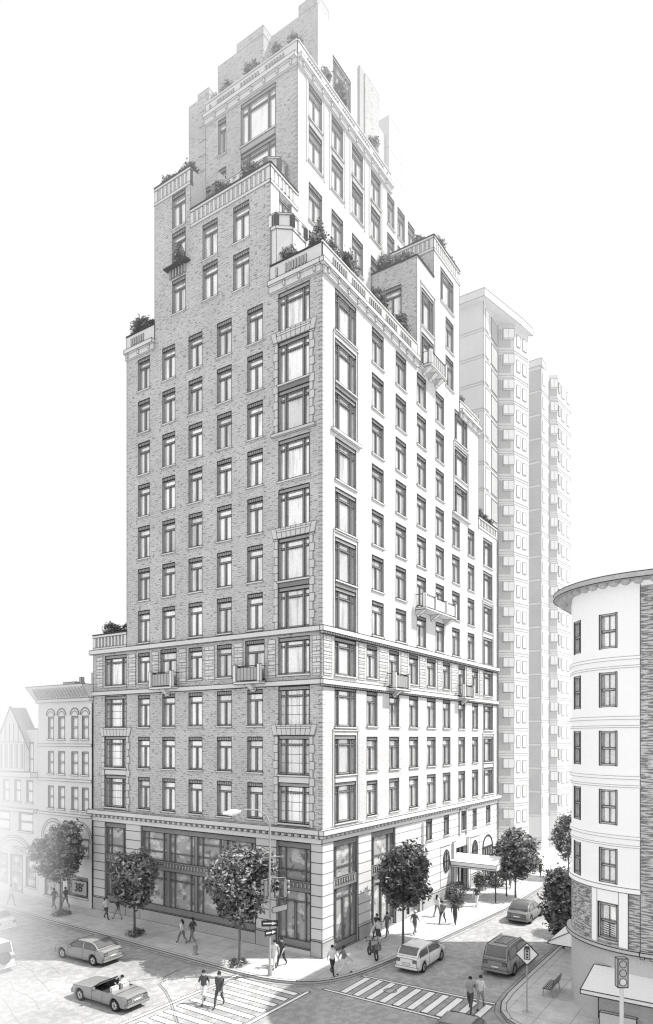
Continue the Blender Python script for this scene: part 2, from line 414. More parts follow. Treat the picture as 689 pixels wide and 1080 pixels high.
# P and Q blocks, flush with the avenue front
for z in ((47.6, 50.2), (50.95, 53.3)):
    pass
for c, tops in (((6.2, 7.65), (52.3, 48.9)), ((9.2, 10.65), (52.3, 49.3)), ((12.45, 13.85), (55.9, 53.0, 49.4))):
    for t in tops: W('L', 0, *c, t - 2.6, t)
Rcols = [(6.48, 8.2), (10.17, 11.9), (13.85, 15.55), (17.5, 19.2), (21.05, 22.75), (24.75, 26.4)]
for k in range(7):
    a, b = kz(k)
    for j, c in enumerate(Rcols):
        if j >= 4 and k >= 4: continue
        W('R', 0, *c, a, b)
    W('R', 0, 1.56, 4.24, a - .15 if k not in (1, 5) else a - .25, b + .1, 'wide')
    if k >= 4: W('R', 0, 21.6, 24.6, a - .15, b + .1, 'wide')
    if k <= 3: W('R', 0, 28.83, 31.37, a - .1, b + .1, 'wide')
Rlow = [(5.73, 7.25), (9.12, 10.68), (12.45, 14.04), (15.75, 17.45), (19.0, 20.6), (22.5, 24.05), (25.85, 27.4)]
for i, (a, b) in enumerate(lowz):
    for c in Rlow: W('R', 0, *c, a, b)
    W('R', 0, 1.5, 4.23, a - .1, b + .1, 'wide'); W('R', 0, 28.86, 31.5, a - .05, b + .05, 'wide')
for c in Rlow: W('R', 0, *c, z6[0] - (.35 if c[0] in (9.12, 22.5) else 0), z6[1])
W('R', 0, 1.5, 4.23, 18.75, 21.25, 'wide'); W('R', 0, 28.86, 31.5, 18.75, 21.25, 'wide')
# S blocks
W('R', 0, 14.7, 17.05, 48.9, 52.0, 'wide'); W('R', 0, 14.7, 17.05, 45.6, 48.3, 'wide')
W('R', 0, 18.5, 21.3, 53.0, 55.9, 'wide'); W('R', 0, 19.6, 21.3, 49.4, 52.1); W('R', 0, 19.6, 21.3, 46.0, 48.7)
W('L', 13.86, 1.45, 3.2, 49.7, 52.3)
# shaft
for c in [(4.58, 6.3), (7.65, 9.3), (10.68, 12.4), (13.77, 15.4)]:
    W('R', 4.3, *c, 60.6, 63.15); W('R', 4.3, *c, 57.4, 60.0); W('R', 4.3, *c, 53.0, 55.8); W('R', 4.3, *c, 49.6, 52.2)
for c in [(16.67, 17.97), (18.62, 20.0), (20.7, 22.05), (22.8, 24.1)]:
    W('R', 4.3, *c, 60.4, 63.1)
    W('R', 4.3, *c, 56.9, 59.6)
W('L', 3.16, 6.33, 9.69, 59.9, 63.15, 'wide'); W('L', 3.16, 6.33, 9.69, 56.9, 59.3, 'wide')
W('L', 3.16, 11.24, 12.04, 60.3, 63.1); W('L', 3.16, 11.24, 12.04, 56.9, 59.2)
W('R', 4.3, 1.0, 2.4, 50.6, 53.0)
W('R', 5.2, 9.2, 11.9, 65.9, 69.6, 'wide')
W('L', 1.5, 10.55, 11.75, 54.4, 56.6)

def holes(face, plane, pad=0): return [(a - pad, b + pad, c, d) for f, p, a, b, c, d, k in WIN if f == face and p == plane]

wm = MB()
hL, hR = holes('L', 0), holes('R', 0)
F0, G0 = LF(0), RF(0)
wall(wm, F0, 0, 23.3, 8.45, 21.8, hL, 'brick'); wall(wm, F0, 0, 19.07, 21.8, 45.4, hL, 'brick')
wall(wm, F0, 4.3, 11.9, 45.4, 53.9, hL, 'brick'); wall(wm, F0, 11.9, 15.8, 45.4, 57.2, hL, 'brick')
wall(wm, LF(1.5), 10.4, 11.9, 53.9, 57.2, holes('L', 1.5), 'brick'); wall(wm, RF(11.9), 0, 1.5, 53.9, 57.2, [], 'brick_sunlit')
wall(wm, RF(10.4), 1.5, 3.16, 53.9, 57.2, [], 'brick_sunlit')
wall(wm, G0, 0, 32.7, 8.45, 21.8, hR, 'brick_sunlit'); wall(wm, G0, 0, 27.5, 21.8, 45.4, hR, 'brick_sunlit')
wall(wm, G0, 27.5, 32.7, 21.8, 35.3, hR, 'brick_sunlit')
wall(wm, G0, 13.86, 17.1, 45.4, 54.1, hR, 'brick_sunlit'); wall(wm, G0, 17.1, 22.7, 45.4, 57.7, hR, 'brick_sunlit')
wall(wm, LF(13.86), 0, 4.3, 45.4, 54.1, holes('L', 13.86), 'brick'); wall(wm, LF(17.1), 0, 4.3, 54.1, 57.7, [], 'brick')
h43 = holes('R', 4.3)
wall(wm, RF(4.3), 0, 3.16, 45.4, 53.9, h43, 'brick_sunlit'); wall(wm, RF(4.3), 3.16, 27, 45.4, 65, h43, 'brick_sunlit')
wall(wm, LF(3.16), 4.3, 13.4, 53.9, 65, holes('L', 3.16), 'brick')
wall(wm, RF(5.2), 7, 16, 64.4, 71.8, holes('R', 5.2), 'brick_sunlit'); wall(wm, LF(7), 5.2, 9.8, 64.4, 71.8, [], 'brick')
# right edges and backs
cores = [(.5, 32.7, .5, 23.3, 0, 21.8), (.5, 27.5, .5, 19.07, 21.8, 45.35), (27.4, 32.7, .5, 19.07, 21.8, 35.2), (.5, 22, 4.8, 15.8, 45.35, 53.85),
         (.5, 20, 12.4, 15.8, 53.85, 57.15), (2.0, 20, 10.9, 15.8, 53.85, 57.1), (14.36, 22.7, .5, 4.7, 45.35, 54.05), (17.6, 22.7, .5, 4.7, 54.05, 57.65), (3.66, 27, 4.8, 13.4, 45.35, 64.95), (7.5, 15.7, 5.7, 9.8, 64.9, 71.75)]
for c in cores: wm.box(*c, 'brick')
# corners inked
for (x, y, z0, z1) in [(0, 0, 0, 46.8), (0, 23.3, 0, 22.9), (0, 19.07, 21.8, 46.8), (0, 15.8, 45, 57.2), (0, 11.9, 53.9, 57.2), (0, 4.3, 46.8, 53.9), (32.7, 0, 0, 36.3), (27.5, 0, 35, 46.5), (22.7, 0, 45, 57.7),
                       (13.86, 0, 46.8, 54.1), (17.1, 0, 54.1, 57.7), (3.16, 4.3, 53.9, 65), (3.16, 13.4, 54, 65), (7, 5.2, 65, 71.8), (16, 5.2, 65, 71.8)]:
    wm.line((x, y, z0), (x, y, z1), .05, 'ink_soft')
# brick toothing beside the corners
for z in [8.6 + .3 * i for i in range(123)]:
    wm.line((-.006, .0, z), (-.006, .32, z), .03, 'ink_soft')
    if z < 45: wm.line((.0, -.006, z), (.26, -.006, z), .025, 'ink_pale')
for z in [47 + .34 * i for i in range(20)]: wm.line((-.006, 4.3, z), (-.006, 4.6, z), .03, 'ink_soft')
for z in [54.2 + .34 * i for i in range(31)]: wm.line((3.154, 4.3, z), (3.154, 4.62, z), .03, 'ink_soft')
wm.build('wall', TW)
# windows as parts
cache = {}; cnt = 0
ordered = sorted(WIN, key=lambda q: (q[6] != 'narrow', -(q[5] - q[4]) / math.hypot((q[1] if q[0] == 'L' else (q[2] + q[3]) / 2) + 36.4, ((q[2] + q[3]) / 2 if q[0] == 'L' else q[1]) + 24.7)))
rest = MB(); restp = MB()
for f, p, a, b, z0, z1, kind in ordered:
    wd, ht = round(b - a, 2), round(z1 - z0, 2); key = (kind, wd, ht)
    if key not in cache:
        fr, pn = KINDS[kind](wd, ht); cache[key] = (fr, pn, fr.mesh(NAMES[kind]), pn.mesh('pane'))
    fr, pn, fm, pm = cache[key]
    sc = (a + b) / 2
    loc, rz = ((p, sc, z0), -math.pi / 2) if f == 'L' else ((sc, p, z0), 0)
    if kind == 'narrow':
        cnt += 1
        if cnt > 98:
            T = Matrix.Translation(loc) @ Matrix.Rotation(rz, 4, 'Z'); rest.xf(fr, T); restp.xf(pn, T); continue
    o = inst(fm, NAMES[kind], TW, loc, rz); inst(pm, 'pane', o, (0, 0, 0))
if rest.f:
    o = rest.build('casement_windows', TW, kind='stuff'); restp.build('panes', o, kind='stuff')

# double-height stone surrounds
M('stone_soft', .64, var=.06)
def surround(F, s0, s1, z0, z1, shade='stone_soft', bare=False):
    if bare: shade = 'stone'
    m = MB(); t = .42; d = .07
    for a, b in ((s0 - t, s0 - .03), (s1 + .03, s1 + t)):
        if bare: fbox(m, F, a + .15, b - .1, z0 - .2, z1 + .3, 0.002, .05, shade, .025, 'ink_soft'); continue
        z = z0 - .2; k = 0
        while z < z1:
            zz = min(z + .55, z1); e = .0 if k % 2 else .12
            fbox(m, F, a + (e if a < s0 - .1 else 0), b - (0 if a < s0 - .1 else e), z, zz - .02, .002, d, shade, .025, 'ink_soft'); z = zz; k += 1
    if not bare:
        n = 9; cx = (s0 + s1) / 2; hw = (s1 - s0) / 2 + t
        for i in range(n):
            u0, u1 = -1 + 2 * i / n, -1 + 2 * (i + 1) / n
            for_top = 1.12
            P = [(cx + u0 * hw, z1 + .03), (cx + u1 * hw - .02, z1 + .03), (cx + u1 * hw * for_top - .02, z1 + .72), (cx + u0 * hw * for_top, z1 + .72)]
            m.hexa([F(q[0], q[1], .002) for q in P] + [F(q[0], q[1], d + .02) for q in P], shade, .025, 'ink_soft')
    else: fbox(m, F, s0 - t + .15, s1 + t - .1, z1 + .3, z1 + .42, .002, .06, shade, .025, 'ink_soft')
    fbox(m, F, s0 - t - .1, s1 + t + .1, z0 - .42, z0 - .22, .002, .2, shade, .03)
    return m
for k0, k1 in ((0, 1), (4, 5)):
    a, b = kz(k0)[0], kz(k1)[1] + .1
    for F, s0, s1, bare in ((F0, 1.01, 3.58, False), (G0, 1.56, 4.24, True)):
        m = surround(F, s0, s1, a, b, bare=bare)
        m.build('stone_surround', TW)
        sp = MB(); fbox(sp, F, s0 + .02, s1 - .02, kz(k0)[1] + .11, kz(k1)[0] - .38, -.12, .02, 'frame', .03)
        sp.build('spandrel', TW)
surround(F0, 1.01, 3.58, lowz[0][0] - .1, lowz[1][1] + .1).build('stone_surround', TW)
surround(F0, 19.12, 21.78, lowz[0][0] - .05, lowz[1][1] + .05).build('stone_surround', TW)
surround(G0, 1.5, 4.23, lowz[0][0] - .1, lowz[1][1] + .1, bare=True).build('stone_surround', TW)
surround(G0, 28.86, 31.5, lowz[0][0], lowz[1][1], bare=True).build('stone_surround', TW)
surround(G0, 28.83, 31.37, kz(0)[0], kz(1)[1], bare=True).build('stone_surround', TW)
surround(G0, 21.6, 24.6, kz(4)[0], kz(5)[1], bare=True).build('stone_surround', TW)
surround(G0, 14.7, 17.05, 45.5, 52.0, bare=True).build('stone_surround', TW)
for F, s0, s1 in ((F0, 1.01, 3.58), (F0, 19.12, 21.78), (G0, 1.5, 4.23), (G0, 28.86, 31.5)):
    sp = MB(); fbox(sp, F, s0 + .02, s1 - .02, lowz[0][1] + .11, lowz[1][0] - .24, -.1, .03, 'stone', .03); sp.build('spandrel', TW)
for c in [(4.58, 6.3), (7.65, 9.3), (10.68, 12.4), (13.77, 15.4)]:
    sp = MB(); fbox(sp, RF(4.3), c[0] + .02, c[1] - .02, 60.02, 60.46, -.1, .03, 'stone_dark', .03); sp.build('spandrel', TW)
    # pilaster lines either side
    sp = MB()
    for s in (c[0] - .35, c[1] + .25): fbox(sp, RF(4.3), s, s + .1, 57.1, 64.0, .002, .05, 'stone', .02, 'ink_pale')
    sp.build('pilaster', TW)
sp = MB(); fbox(sp, LF(3.16), 6.35, 9.67, 59.32, 59.76, -.12, .05, 'frame_mid', .04); sp.build('spandrel', TW)

# string courses and cornices
def band(name, F, s0, s1, z0, z1, d, mat='stone', dent=None, ink=.045):
    m = MB()
    if s0 < 0: s0 = .003 if F is F0 else -d; fbox(m, F, s0, s1, z0, z1, .002, d, mat, ink)
    if dent:
        st, wd, dz = dent; s = s0 + .1
        while s < s1 - wd: fbox(m, F, s, s + wd, z0 - dz, z0 - .004, .003, d * .72, mat, .022); s += st
        m.line(F(s0, z0 - dz - .02, .02), F(s1, z0 - dz - .02, .02), .05)
    return m.build(name, TW)
band('string_course', F0, -.3, 23.5, 21.45, 21.8, .28, dent=None); band('string_course', G0, -.28, 32.9, 21.45, 21.8, .28, dent=(.3, .16, .14))
band('string_course', F0, -.2, 23.45, 18.0, 18.33, .2); band('string_course', G0, -.2, 32.85, 18.0, 18.33, .22, dent=(.3, .16, .12))
band('cornice', F0, -.4, 23.6, 8.15, 8.5, .42, dent=(.55, .3, .22)); band('cornice', G0, -.4, 33.0, 8.15, 8.5, .42, dent=(.55, .3, .22))
band('cornice', F0, -.1, 23.4, 7.55, 7.9, .1, 'stone_light', ink=.03); band('cornice', G0, -.1, 32.8, 7.6, 7.9, .1, 'stone_light', ink=.03)
band('string_course', RF(4.3), 3.0, 16.2, 56.6, 56.8, .08, ink=.025)
# textured piers of the sixth floor: outlined block panels
def panel(F, s0, s1):
    pn = MB()
    fbox(pn, F, s0, s1, 18.6, 21.2, .002, .03, 'block', .025, 'ink_soft')
    z = 18.75
    while z < 21.1: pn.line(F(s0, z, .035), F(s1, z, .035), .03, 'ink_soft'); z += .24
    pn.build('stone_panel', TW)
for s0, s1 in ((.15, .75), (3.85, 4.5), (6.75, 7.55), (9.5, 10.4), (12.35, 13.1), (15.4, 16.1), (18.0, 18.85), (22.05, 22.9)): panel(F0, s0, s1)
for s0, s1 in ((.15, 1.1), (4.6, 5.4), (7.5, 8.8), (11.0, 12.1), (14.3, 15.4), (17.8, 18.7), (20.9, 22.2), (24.4, 25.6), (27.7, 28.5)): panel(G0, s0, s1)

# parapets
def parapet_solid(F, s0, s1, z, h=1.35, frieze=True, ink=.045, dark=True):
    m = MB()
    fbox(m, F, s0, s1, z + .2, z + h, -.3, .04, 'stone', ink)
    fbox(m, F, (s0 if F is F0 else s0 - .34 * (s0 == 0)) + .003, s1, z - .12, z + .2, .002, .34, 'stone', ink)
    fbox(m, F, s0, s1, z - .55, z - .124, .002, .16, 'stone', .03, 'ink_soft')
    s = s0 + .4
    while s < s1 - .3: fbox(m, F, s, s + .14, z - .46, z - .14, .162, .26, 'stone', .022); s += 1.25
    if frieze:
        s = s0 + 1.2; ph = 0
        while s < s1 - .6:
            if ph % 9 < 7:
                fbox(m, F, s, s + .13, z + .5, z + h - .3, .042, .10, 'stone_dark', .022)
            s += .27; ph += 1
    fbox(m, F, (s0 if F is F0 or s0 else -.12) + .003, s1, z + h, z + h + .07, -.36 if F is F0 else -.0, .12, 'dark' if dark else 'stone', .0)
    return m.build('parapet', TW)
def balustrade(F, s0, s1, z, h=1.2, mat='stone', st=.42, dark=True, ink=.035, d=0):
    m = MB()
    fbox(m, F, s0, s1, z, z + .22, -.25, .05 + d, mat, ink); fbox(m, F, s0, s1, z + h - .2, z + h, -.25, .07 + d, mat, ink)
    fbox(m, F, s0, s1, z + .2, z + h - .2, -.22, -.16, 'stone_dark')
    s = s0 + .05
    fbox(m, F, s0, s0 + .35, z + .22, z + h - .2, -.2, .04 + d, mat, .025); fbox(m, F, s1 - .35, s1, z + .22, z + h - .2, -.2, .04 + d, mat, .025); s = s0 + .5
    while s < s1 - .5: fbox(m, F, s, s + .22, z + .22, z + h - .2, -.15, .03 + d, mat, .022); s += st
    if dark: fbox(m, F, s0 - .05, s1, z + h + .002, z + h + .08, -.3, .12 + d, 'dark')
    return m.build('balustrade', TW)
parapet_solid(F0, 0, 4.3, 45.4); parapet_solid(F0, 15.8, 19.07, 45.4); parapet_solid(G0, 0.0, 13.86, 45.4, dark=False)
parapet_solid(G0, 22.7, 27.6, 44.9, .9, dark=False)
balustrade(F0, 19.07, 23.3, 21.8, 1.25)
balustrade(RF(0), 27.5, 32.7, 35.3, 1.1, dark=True)
balustrade(F0, 4.3, 11.9, 52.65, 1.3); balustrade(RF(4.3), 0, 3.16, 52.65, 1.3, d=.0)
balustrade(F0, 11.9, 15.8, 55.95, 1.3)
balustrade(G0, 17.1, 22.7, 56.5, 1.25); balustrade(LF(17.1), 0, 4.3, 56.5, 1.25)
m = MB(); fbox(m, LF(13.86), 0, 4.3, 54.1, 54.2, -.2, .1, 'dark'); fbox(m, G0, 13.86, 17.1, 54.1, 54.2, -.2, .1, 'dark'); m.build('coping', TW)
parapet_solid(LF(3.16), 4.3, 13.4, 63.9, 1.15, ink=.035, dark=False); parapet_solid(RF(4.3), 3.16, 17.3, 63.9, 1.15, ink=.035, dark=False)

# balconies (stone end posts, glass and rail front, bracket below)
def balcony(F, s0, s1, z, d=.8, brackets=1, panels=1):
    m = MB()
    fbox(m, F, s0, s1, z, z + .16, .002, d, 'stone', .035)
    for a in (s0, s1 - .24): fbox(m, F, a, a + .24, z + .16, z + 1.35, d - .26, d, 'stone_light', .035)
    for i in range(1, panels):
        a = s0 + (s1 - s0) * i / panels; fbox(m, F, a - .12, a + .12, z + .16, z + 1.3, d - .24, d, 'stone_light', .03)
    m.line(F(s0, z + 1.25, d - .12), F(s1, z + 1.25, d - .12), .06)
    for s in (s0 + .1, s1 - .1): m.line(F(s, z + 1.25, 0), F(s, z + 1.25, d - .12), .06); m.line(F(s, z + .3, 0), F(s, z + .3, d - .12), .05)
    for i in range(panels):
        a = s0 + (s1 - s0) * i / panels + .28; b = s0 + (s1 - s0) * (i + 1) / panels - .28
        fbox(m, F, a, b, z + .25, z + 1.15, d - .15, d - .1, 'stone_light' if panels > 1 else 'frame_mid', .035)
        if panels == 1:
            n = 6
            for j in range(1, n): m.line(F(a + (b - a) * j / n, z + .25, d - .09), F(a + (b - a) * j / n, z + 1.15, d - .09), .03)
    c = (s0 + s1) / 2
    for s in ([c] if brackets == 1 else [s0 + .4, c, s1 - .4]):
        m.hexa([F(s - .22, z - .5, .002), F(s + .22, z - .5, .002), F(s + .22, z - .35, .2), F(s - .22, z - .35, .2), F(s - .3, z - .002, .002), F(s + .3, z - .002, .002), F(s + .3, z - .002, d * .8), F(s - .3, z - .002, d * .8)], 'stone', .035)
    return m.build('balcony', TW)
balcony(F0, 13.1, 15.6, 18.2); balcony(F0, 4.6, 7.0, 18.2)
balcony(G0, 8.6, 11.1, 18.1); balcony(G0, 22.1, 24.5, 18.1)
balcony(G0, 13.5, 19.9, 24.95, .95, 3, 3); balcony(G0, 14.7, 17.9, 45.3, .9, 3)
m = MB(); fbox(m, F0, 11.9, 14.4, 50.2, 50.3, .002, .45, 'dark')
for i in range(6): fbox(m, F0, 12.4 + i * .3, 12.54 + i * .3, 49.55, 50.19, .002, .12, 'stone_dark', .03)
m.build('window_ledge', TW)

# octagonal terrace pavilions
def pavilion(poly, z0, z1, ztop):
    m = MB(); m.prism(poly, z0, z1, 'stone_light', .035); 
    out = []
    cx = sum(p[0] for p in poly) / len(poly); cy = sum(p[1] for p in poly) / len(poly)
    big = [(cx + (x - cx) * 1.06, cy + (y - cy) * 1.06) for x, y in poly]
    m.prism(big, z1 + .002, z1 + .2, 'stone_light', .03); m.prism(big, ztop - .12, ztop, 'stone_light', .05)
    for i in range(len(poly)):
        a, b = Vector(poly[i]), Vector(poly[(i + 1) % len(poly)]); n = max(1, int((b - a).length / .6))
        for j in range(n + 1):
            p = a + (b - a) * j / n; m.box(p.x - .13, p.x + .13, p.y - .13, p.y + .13, z1 + .2, ztop - .12, 'stone_light', .02, 'ink_pale')
    small = [(cx + (x - cx) * .97, cy + (y - cy) * .97) for x, y in poly]
    m.prism(small, z1 + .2, ztop - .13, 'stone_light')
    return m
m = pavilion([(.1, 4.29), (.1, 3.85), (.8, 3.0), (2.3, 3.0), (3.1, 3.8), (3.1, 4.29)], 45.4, 49.3, 50.4)
m.box(1.2, 1.9, 2.95, 3.02, 46.6, 48.1, 'frame', .05); m.build('pavilion', TW)
m = pavilion([(3.15, 11.2), (1.7, 11.2), (1.7, 6.1), (2.3, 5.3), (3.15, 5.3)], 53.85, 55.2, 56.4); m.build('pavilion', TW)

# rooftop masses: stepped penthouse and chimneys
m = MB(); m.box(6, 9.5, 9.82, 14.7, 64.9, 71.2, 'brick', .035, 'ink_soft'); m.box(6, 9.5, 9.82, 12.6, 71.2, 71.9, 'brick', .03, 'ink_soft'); m.build('penthouse_wing', TW)
m = MB(); m.box(3.5, 7, 13.42, 15.6, 57.2, 66.3, 'brick', .035, 'ink_soft'); m.box(3.5, 6, 13.42, 14.6, 66.3, 66.8, 'brick', .03, 'ink_soft')
for z in [58 + i * 1.2 for i in range(7)]: m.line((3.49, 13.6, z), (3.49, 14.4, z), .04, 'ink_soft')
m.build('stair_shaft', TW)
m = MB(); m.box(7.0, 8.6, 5.25, 7.0, 71.8, 72.6, 'brick', .03, 'ink_soft'); m.build('penthouse_cap', TW)
m = MB(); m.box(13.1, 13.75, 5.0, 5.19, 64.9, 71.9, 'reveal'); m.build('penthouse_slot', TW)
m = MB(); m.box(13.8, 16.2, 4.9, 5.19, 64.9, 71.7, 'brick', .03, 'ink_pale'); m.build('penthouse_pier', TW)
m = MB(); m.box(18.6, 21, 5.2, 6.9, 64.9, 71.9, 'stone', .03, 'ink_pale'); m.box(17.3, 18.6, 5.6, 7.2, 64.9, 70.2, 'stone', .03, 'ink_pale')
for z in (67, 69): m.line((18.58, 5.2, z), (18.58, 6.9, z), .03, 'ink_pale'); m.line((18.6, 5.19, z), (21, 5.19, z), .03, 'ink_pale')
m.build('chimney', TW)

# ground floor
gs = MB()
HL = [(.9, 3.75, .45, 7.5), (5.59, 17.4, .95, 7.5), (19.2, 21.8, .95, 7.5)]
HR = [(1.36, 4.54, .15, 7.55), (6.4, 10.07, .15, 7.55)]
HS = [(15.55, 16.75, 5.85, 7.55), (19.2, 20.3, 5.85, 7.55), (22.95, 24.1, 5.85, 7.55), (26.0, 27.0, 5.85, 7.55), (29.6, 30.8, 5.85, 7.55)]
HD = [(21.6, 24.4, .15, 4.3), (28.6, 31.3, .15, 3.4), (11.8, 14.2, .15, 3.3)]
wall(gs, F0, 0, 23.3, 0, 8.2, HL, 'stone', rd=.6); wall(gs, G0, 0, 32.7, 0, 8.2, HR + HS + HD, 'stone_light', rd=.5)
zs = [1.25 + .72 * i for i in range(9)]
joints(gs, F0, 0, 23.3, zs, HL, .05, .0, 'ink')
joints(gs, G0, 0, 32.7, zs, HR + HS + HD + [(20.6, 25.3, 0, 5.0)], .045, .0, 'ink_soft')
for z in zs:
    for s in (.0, 4.55, 18.2, 22.5): pass
gs.build('stone_base', TW)
for a, b, h_ in ((.003, .88, 1.15), (3.77, 5.56, 1.15), (17.43, 19.17, 1.15), (21.82, 23.3, 1.15), (5.57, 17.42, .95), (19.18, 21.81, .95)):
    pl = MB(); fbox(pl, F0, a, b, .13, h_, .002, .07, 'stone_dark', .035); pl.build('plinth', TW)
for a, b in ((-.07, 1.34), (4.56, 6.38), (10.09, 11.78), (14.22, 20.9), (25.1, 28.58), (31.32, 32.7)):
    pl = MB(); fbox(pl, G0, a, b, .13, 1.1, .002, .07, 'stone_dark', .03); pl.build('plinth', TW)
band('string_course', G0, 14.5, 32.8, 4.95, 5.15, .12, 'stone_light', ink=.04)

def storefront(F, s0, s1, z0, z1, bays, zmid=4.2, door=None, name='storefront'):
    m, gl = MB(), MB(); d0, d1 = -.42, -.2
    fbox(m, F, s0 + .02, s1 - .02, zmid, zmid + .75, d0, -.1, 'shopframe', .04)
    n = int((s1 - s0) / .32)
    for i in range(n): fbox(m, F, s0 + .1 + i * .32, s0 + .24 + i * .32, zmid + .3, zmid + .62, -.098, -.04, 'grey', .022)
    fbox(m, F, s0 + .02, s1 - .02, z1 - .4, z1 - .02, d0, -.12, 'shopframe', .04)
    fbox(m, F, s0 + .02, s1 - .02, z0 + .02, z0 + .5, d0, -.15, 'shopframe', .04)
    S = [s0 + (s1 - s0) * i / bays for i in range(bays + 1)]
    for i, s in enumerate(S):
        a = max(s0 + .02, s - .16); b = min(s1 - .02, s + .16); fbox(m, F, a, b, z0 + .5, z1 - .4, d0, -.14, 'shopframe', .04)
    for i in range(bays):
        a, b = S[i] + .16, S[i + 1] - .16; sw = (b - a) * .17
        for q in (a + sw, b - sw):
            fbox(m, F, q - .05, q + .05, z0 + .5, zmid, d0, -.24, 'shopframe', .03); fbox(m, F, q - .05, q + .05, zmid + .75, z1 - .4, d0, -.24, 'shopframe', .03)
        fbox(m, F, a, b, z1 - 1.5 + .5, z1 - 1.5 + .58, d0 + .02, -.26, 'shopframe', .025) if i % 2 else None
        fbox(m, F, a, b, zmid - .75, zmid - .66, d0 + .02, -.26, 'shopframe', .03)
        fbox(m, F, a, b, zmid + 1.35, zmid + 1.43, d0 + .02, -.26, 'shopframe', .03)
        if door is not None and i in door:
            c = (a + b) / 2; fbox(m, F, c - .07, c + .07, z0 + .1, zmid - .75, d0, -.2, 'frame', .03)
    o = m.build(name, TW)
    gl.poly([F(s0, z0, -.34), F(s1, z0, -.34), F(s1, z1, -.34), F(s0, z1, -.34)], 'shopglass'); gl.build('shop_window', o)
storefront(F0, .9, 3.75, .45, 7.5, 1, door=(0,)); storefront(F0, 5.59, 17.4, .95, 7.5, 4); storefront(F0, 19.2, 21.8, .95, 7.5, 1)
storefront(G0, 1.36, 4.54, .15, 7.55, 1, zmid=4.3, door=(0,)); storefront(G0, 6.4, 10.07, .15, 7.55, 1, zmid=4.3, door=(0,))
for a, b, c, d in HS:
    f, p = narrow(b - a, d - c); o = f.build('small_window', TW, loc=((a + b) / 2, 0, c)); p.build('pane', o)
    if a == 22.95:
        s = MB(); fbox(s, G0, a - .4, a - .05, c - .4, d + .3, .002, .12, 'stone_light', .04); fbox(s, G0, b + .05, b + .4, c - .4, d + .3, .002, .12, 'stone_light', .04); fbox(s, G0, a - .5, b + .5, d + .3, d + .5, .002, .25, 'stone_light', .04); s.build('window_surround', TW)
# entrance doors, oval windows, arched opening
m = MB(); fbox(m, G0, 21.6, 24.4, .15, 4.3, -.46, -.4, 'shopframe'); 
for s in (21.7, 22.6, 23.3, 24.2): fbox(m, G0, s - .07, s + .07, .15, 4.3, -.4, -.3, 'dark', .03)
fbox(m, G0, 22.7, 23.2, .6, 3.0, -.398, -.36, 'white'); m.line(G0(21.6, 3.1, -.3), G0(24.4, 3.1, -.3), .1); m.build('entrance_door', TW)
for a in (21.0, 24.45): m = MB(); fbox(m, G0, a, a + .55, .15, 5.0, .002, .18, 'stone_light', .045); m.build('door_pilaster', TW)
m = MB(); fbox(m, G0, 11.8, 14.2, .15, 3.3, -.46, -.4, 'shopglass'); fbox(m, G0, 12.93, 13.07, .15, 3.3, -.4, -.3, 'dark', .03); m.line(G0(11.8, 2.5, -.35), G0(14.2, 2.5, -.35), .08); m.build('service_door', TW)
def ellipse(F, cs, cz, rs, rz, n=20, d=0): return [F(cs + rs * math.cos(2 * math.pi * i / n), cz + rz * math.sin(2 * math.pi * i / n), d) for i in range(n)]
for cs in (19.7, 26.5):
    m = MB(); m.poly(ellipse(G0, cs, 3.5, .62, .95, d=.03), 'frame'); m.pline(ellipse(G0, cs, 3.5, .66, 1.0, d=.05), .09, 'ink', True)
    m.pline(ellipse(G0, cs, 3.5, .45, .72, d=.05), .04, 'ink', True); m.line(G0(cs, 2.6, .06), G0(cs, 4.4, .06), .06); m.line(G0(cs - .5, 3.5, .06), G0(cs + .5, 3.5, .06), .06)
    m.build('oval_window', TW)
    m = MB(); m.pline([G0(cs - 1.2, 1.3, .01), G0(cs + 1.2, 1.3, .01), G0(cs + 1.2, 4.8, .01), G0(cs - 1.2, 4.8, .01)], .04, 'ink_soft', True); m.build('wall_panel', TW)
m = MB(); A = [(28.6, .2), (31.3, .2)] + [(29.95 + 1.35 * math.cos(t * math.pi / 12), 3.4 + 1.2 * math.sin(t * math.pi / 12)) for t in range(13)]
m.poly([G0(s, z, .02) for s, z in A], 'frame'); m.pline([G0(s, z, .05) for s, z in A], .12, 'ink', True)
for s in (29.3, 29.95, 30.6): m.line(G0(s, .4, .05), G0(s, 3.3, .05), .1)
B = [(29.95 + 1.1 * math.cos(t * math.pi / 12), 3.55 + .85 * math.sin(t * math.pi / 12)) for t in range(13)]
m.poly([G0(s, z, .04) for s, z in B], 'white'); m.line(G0(28.6, 3.4, .05), G0(31.3, 3.4, .05), .1); m.build('arched_window', TW)
# rear wall of the base and side edge
# entrance canopy with posts
m = MB(); X0, X1, Y1 = 20.6, 23.6, -4.3
m.hexa([(X0, Y1, 2.85), (X1, Y1, 2.85), (X1, -.05, 2.85), (X0, -.05, 2.85), (X0, Y1, 3.35), (X1, Y1, 3.35), (X1, -.05, 3.35), (X0, -.05, 3.35)], 'white', .05)
m.add([(X0, Y1, 3.35), (X0, -.05, 3.35), ((X0 + X1) / 2, Y1, 3.95), ((X0 + X1) / 2, -.05, 3.95), (X1, Y1, 3.35), (X1, -.05, 3.35)], [(0, 1, 3, 2), (2, 3, 5, 4), (0, 2, 4)], 'white')
m.line((X0, Y1, 3.35), ((X0 + X1) / 2, Y1, 3.95), .05); m.line(((X0 + X1) / 2, Y1, 3.95), (X1, Y1, 3.35), .05); m.line(((X0 + X1) / 2, Y1, 3.95), ((X0 + X1) / 2, -.05, 3.95), .05)
